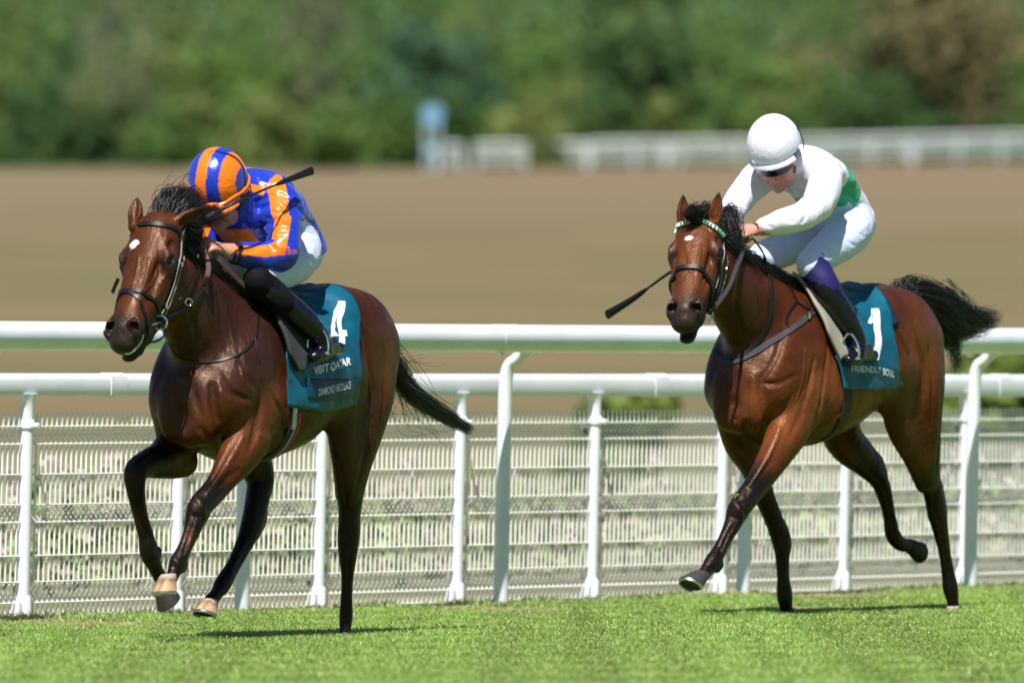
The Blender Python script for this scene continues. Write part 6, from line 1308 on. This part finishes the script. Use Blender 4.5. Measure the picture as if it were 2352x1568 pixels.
# ribbon round the cap, tied in a bow at the side of the front
mb = MB(); Rr = []
for a in np.linspace(0, 2 * PI, 60): 
    c = hc_ + Eh[0] * .153 * math.cos(a) + Eh[1] * .133 * math.sin(a) + Eh[2] * (-.038 + .010 * abs(math.sin(a)) + .004 * math.sin(7 * a)); d = unit(Eh[0] * math.cos(a) + Eh[1] * math.sin(a)); h_ = .013 + .004 * math.sin(9 * a); Rr.append([c - Eh[2] * h_, c + d * .006 - Eh[2] * h_ * .4, c + d * .003, c + d * .007 + Eh[2] * h_ * .5, c + Eh[2] * h_])
mb.rings(Rr, caps=False, closed=False)
for dx in (-1, 1):
    b0 = hc_ + Eh[0] * .146 + Eh[1] * .045 - Eh[2] * .036; mb.tube(crom([b0, b0 + Eh[1] * .02 * dx + Eh[0] * .012 + Eh[2] * .008, b0 + Eh[1] * .045 * dx + Eh[0] * .006 - Eh[2] * .004], 4), [.004, .006, .009, .011, .010, .009, .008, .006, .004], n=8, flat=(1.2, .5))
rb = mb.build("ribbon", M['satin'], hm, off=O1); ca = rb.data.attributes.new("Col", 'FLOAT_COLOR', 'POINT'); ca.data.foreach_set("color", np.tile((*ORGC, 1), (len(rb.data.vertices), 1)).astype(np.float32).ravel())
mb = MB(); mb.tube([hc_ + Eh[2] * .148, hc_ + Eh[2] * .158], [.016, .010], n=14); kb = mb.build("button", M['satin'], hm, off=O1); ca = kb.data.attributes.new("Col", 'FLOAT_COLOR', 'POINT'); ca.data.foreach_set("color", np.tile((*ORGC, 1), (len(kb.data.vertices), 1)).astype(np.float32).ravel())
mb = MB(); mb.tube([hc_ + Eh[0] * .150 * math.sin(p_) * math.cos(1.62 + .25 * math.sin(p_ * 2)) + Eh[1] * .134 * math.sin(p_) * math.sin(1.62) + Eh[2] * (.152 * math.cos(p_) + .002) for p_ in np.linspace(.15, 1.75, 24)], .0032, n=6); mb.build("elastic", M['black'], hm, off=O1)
goggles(J1, O1, hc1, E1_)
mb = MB(); wA = h1.q(545, 582, .128); wB = h1.q(536, 580, .118); mb.tube([wA, wB], .052, n=24); mb.build("cuff_band", M['black'], J1, off=O1)
# collar
mb = MB()
# chin strap
mb.tube(crom([hc1 + E1_[1] * .08 + E1_[2] * .01, hc1 + E1_[1] * .072 - E1_[2] * .05 + E1_[0] * .01, hc1 + E1_[1] * .03 - E1_[2] * .118 + E1_[0] * .04, hc1 - E1_[1] * .03 - E1_[2] * .118 + E1_[0] * .04, hc1 - E1_[1] * .072 - E1_[2] * .05 + E1_[0] * .01, hc1 - E1_[1] * .08 + E1_[2] * .01], 5), .007, n=6, flat=(1.5, .5)); mb.build("chin_strap", M['black'], J1, off=O1)
stirrup(R1, h1, h1.q(730, 812, .345), (1, .1, 0)); stirrup(R1, h1, np.array((.25, -.345, 1.25)), (1, -.1, 0))
# whip carried across in the far hand
def whip(name, fr, P, lab, flapn, r=.0055):
    a = np.array(P[0]); root = empty(name, fr.world(a), fr.rot); tag(root, lab, "whip")
    C = crom(P, 8); L_ = np.concatenate([[0], np.cumsum(np.linalg.norm(np.diff(C, axis=0), axis=1))]); L_ /= L_[-1]
    mb = MB(); mb.tube(C[L_ < .72], np.interp(L_[L_ < .72], [0, .72], [r * 1.5, r * .8]), n=10); mb.build("shaft", M['leather'], root, off=a)
    mb = MB(); Cf = C[L_ > .60]; mb.tube(Cf, np.interp(np.linspace(0, 1, len(Cf)), [0, .06, .12, 1], [r * .9, r * 1.5, r * 1.9, r * 3.4]), n=12, flat=(1., .7)); mb.build("padded_flap", M['leather'], root, off=a)
    mb = MB(); mb.tube(C[L_ < .16], r * 2.1, n=12); mb.build("grip", M['pad_grey'], root, off=a)
    return root
whip("whip", h1, [h1.q(440, 515, .02), h1.q(480, 497, .10), h1.q(540, 466, .20), h1.q(620, 430, .27), h1.q(716, 392, .32)], "black whip crossing in front of the orange and blue rider's face and shoulder", 1, .0058)

# ---------------------------------------------------------------- rider in white with a green hoop
O2 = np.array((.05, 0., 1.66)); J2 = empty("person", h2.world(O2), h2.rot); tag(J2, "rider crouching in white silks with a green hoop, white cap and dark goggles", "person")
E2_ = headE(h2, 22, 38, 2); hc2 = h2.q(1787, 370, 0.0); n2 = lambda L_: nodes(h2, L_)
tor2 = n2([(1945, 512, 0, .150, .125), (1925, 470, 0, .145, .115), (1890, 425, 0, .170, .120), (1855, 392, 0, .180, .105), (1825, 372, 0, .105, .085)])
sp2 = dict(lo=(-.50, -.50, 1.15), hi=(1.0, .50, 2.50), headE=E2_, head=hc2, torso=tor2, wr=.011, seed=4.5, wb=.005,
    armL=n2([(1882, 402, .10, .088), (1896, 408, .17, .084), (1886, 455, .225, .078), (1854, 490, .225, .070), (1820, 504, .175, .062), (1770, 519, .125, .050), (1738, 527, .085, .029)]),
    armR=n2([(1800, 392, -.10, .088), (1752, 402, -.17, .082), (1715, 440, -.205, .074), (1685, 475, -.205, .066), (1675, 500, -.17, .050), (1668, 520, -.12, .040), (1664, 535, -.09, .029)]),
    cuffL=.93, cuffR=.95,
    handL=((h2.q(1702, 532, .05) - h2.q(1738, 527, .085)), h2.v(.2, -.7, .8), h2.v(0, 0, 1)), handR=((.5, .0, -.5), h2.v(-.2, -.6, .8), h2.v(0, 0, 1)),
    legL=n2([(1948, 520, .07, .125, .12), (1945, 540, .13, .105, .105), (1905, 572, .155, .088, .088), (1868, 600, .172, .074, .074), (1862, 612, .178, .064, .064)]),
    legR=n2([(1930, 520, -.07, .125, .12), (1865, 540, -.13, .105, .105), (1798, 572, -.155, .088, .088), (1735, 602, -.172, .074, .074), (1728, 612, -.178, .064, .064)]),
    shinL=n2([(1872, 622, .19, .066), (1895, 665, .235, .064), (1928, 710, .275, .060), (1952, 748, .30, .052), (1968, 780, .315, .046)]),
    shinR=n2([(1735, 622, -.19, .066), (1725, 665, -.235, .064), (1720, 710, -.275, .060), (1715, 748, -.30, .052), (1712, 780, -.315, .046)]),
    footL=(h2.q(1972, 790, .32), h2.q(1948, 826, .335), h2.q(2004, 816, .32)), footR=(h2.q(1715, 790, -.32), h2.q(1690, 826, -.335), h2.q(1750, 816, -.32)),
    cufflegL=n2([(1866, 606, .178, .073), (1874, 622, .192, .074), (1893, 655, .228, .072), (1902, 668, .238, .070)]), cufflegR=n2([(1730, 606, -.178, .073), (1726, 640, -.205, .073), (1722, 668, -.238, .070)]),
    topmat=mat('navy_boot_top', (.012, .008, .10), .6, bump=.3, bscale=30, bdist=.004), topcol=(.012, .008, .10), shirtmat=M['lycra'])
def shirt2(V):
    T, D, A = arc_angle(V, [n[:3] for n in tor2], np.array((0, 0, 1.))); u = T + .18 * np.sin(np.radians(A)) * 0; g = (u > 1.35) & (u < 2.45)
    for s_ in ('L', 'R'):
        P = [n[:3] for n in sp2['arm' + s_]]; Ta, Da, Aa = arc_angle(V, P[1:], np.array((0, 0, 1.))); g &= ~((Da < .088) & (D > .128))
    return np.where(g[:, None], np.array((.004, .33, .17)), np.array((.78, .76, .88)))
sp2['shirtcol'] = shirt2; sp2['shirtcut'] = [(h2.q(1950, 500, 0), unit((-.75, 0, -.62)))]
sp2['folds'] = L2([(1682, 421, 1706, 442, .008), (1685, 403, 1713, 424, .008), (1675, 437, 1706, 449, .007), (1705, 395, 1728, 418, .007), (1770, 452, 1780, 478, .008), (1790, 444, 1800, 470, .008), (1811, 426, 1826, 450, .008), (1747, 406, 1765, 442, .009), (1875, 354, 1897, 349, .006), (1866, 421, 1908, 431, .007), (1862, 408, 1903, 412, .006), (1854, 488, 1842, 511, .007), (1838, 470, 1868, 478, .006), (1800, 500, 1822, 508, .005), (1870, 450, 1898, 462, .007), (1945, 430, 1962, 452, .008), (1938, 455, 1958, 474, .008), (1920, 475, 1950, 490, .007), (1835, 440, 1850, 462, .006), (1760, 515, 1775, 524, .005)])
sp2['bfolds'] = L2([(1972, 492, 1997, 506, .007), (1957, 522, 1985, 544, .007), (1935, 545, 1965, 565, .007), (1883, 575, 1906, 593, .007), (1893, 560, 1925, 580, .007), (1905, 600, 1915, 622, .006), (1850, 590, 1868, 606, .005), (1800, 560, 1830, 568, .006), (1960, 470, 1985, 480, .006)])
rider(h2, J2, O2, sp2)
Eh = headE(h2, 22, 30, 2); hc_ = h2.q(1778, 332, 0.0)
hm = helmet(J2, O2, hc_, Eh, .98, M['lycra'], lambda x, y, z, a, p_: np.array((.76, .76, .87)), skirt=.62)
peak(hm, O2, hc_, Eh, M['lycra'], np.array((.76, .76, .87)), .012, z0=-.034)
mb = MB(); mb.tube([hc_ + Eh[0] * (-.03) * math.sin(p_) + Eh[1] * .140 * math.sin(p_) + Eh[2] * (.156 * math.cos(p_)) for p_ in np.linspace(1.1, 1.85, 12)], .0032, n=6); mb.build("elastic", M['black'], hm, off=O2)
goggles(J2, O2, hc2 + E2_[2] * .004, E2_, badge=True)
mb = MB(); mb.tube(crom([hc2 + E2_[1] * .082 + E2_[2] * .01 - E2_[0] * .01, hc2 + E2_[1] * .076 - E2_[2] * .05 + E2_[0] * .005, hc2 + E2_[1] * .03 - E2_[2] * .118 + E2_[0] * .035, hc2 - E2_[1] * .03 - E2_[2] * .118 + E2_[0] * .035, hc2 - E2_[1] * .076 - E2_[2] * .05 + E2_[0] * .005, hc2 - E2_[1] * .082 + E2_[2] * .01], 5), .007, n=6, flat=(1.5, .5)); mb.build("chin_strap", M['black'], J2, off=O2)
mb = MB(); mb.tube([h2.q(1741, 526, .088), h2.q(1733, 528, .080)], .030, n=24); mb.build("wristband", M['black'], J2, off=O2)
mb = MB(); kn = h2.q(1714, 541, .075); ring(mb, kn, .010, (0, 0, 1), h2.v(-1, 0, 0), .002); mb.build("ring", mat('gold', (.8, .5, .15), .2, metal=1), J2, off=O2)
stirrup(R2, h2, h2.q(1952, 824, .335), (1, .1, 0)); stirrup(R2, h2, np.array((.25, -.33, 1.25)), (1, -.1, 0))
whip("whip", h2, [h2.q(1665, 548, -.11), h2.q(1600, 590, -.16), h2.q(1535, 628, -.2), h2.q(1460, 682, -.22), h2.q(1396, 722, -.23)], "dark whip pointing down to the left from behind the right-hand horse's head", 1, .0068)
# a torn sprig of turf caught on the galloping knee
sg = P2(1692, 1136, .004); so = empty("grass_sprig", h2.world(sg), h2.rot); tag(so, "small green sprig of turf stuck to the raised knee of the right-hand horse", "turf sprig")
mb = MB()
for i in range(6):
    e = RNG.normal(0, .018, 3) + np.array((.004, .006, -.004)); mb.tube([sg, sg + e * .6 + (0, .004, .003), sg + e], [.003, .0025, .0006], n=5)
mb.build("blades", mat('turf_sprig', (.25, .42, .04), .5), so, off=sg)
print("script", round(time.time() - T0, 1))
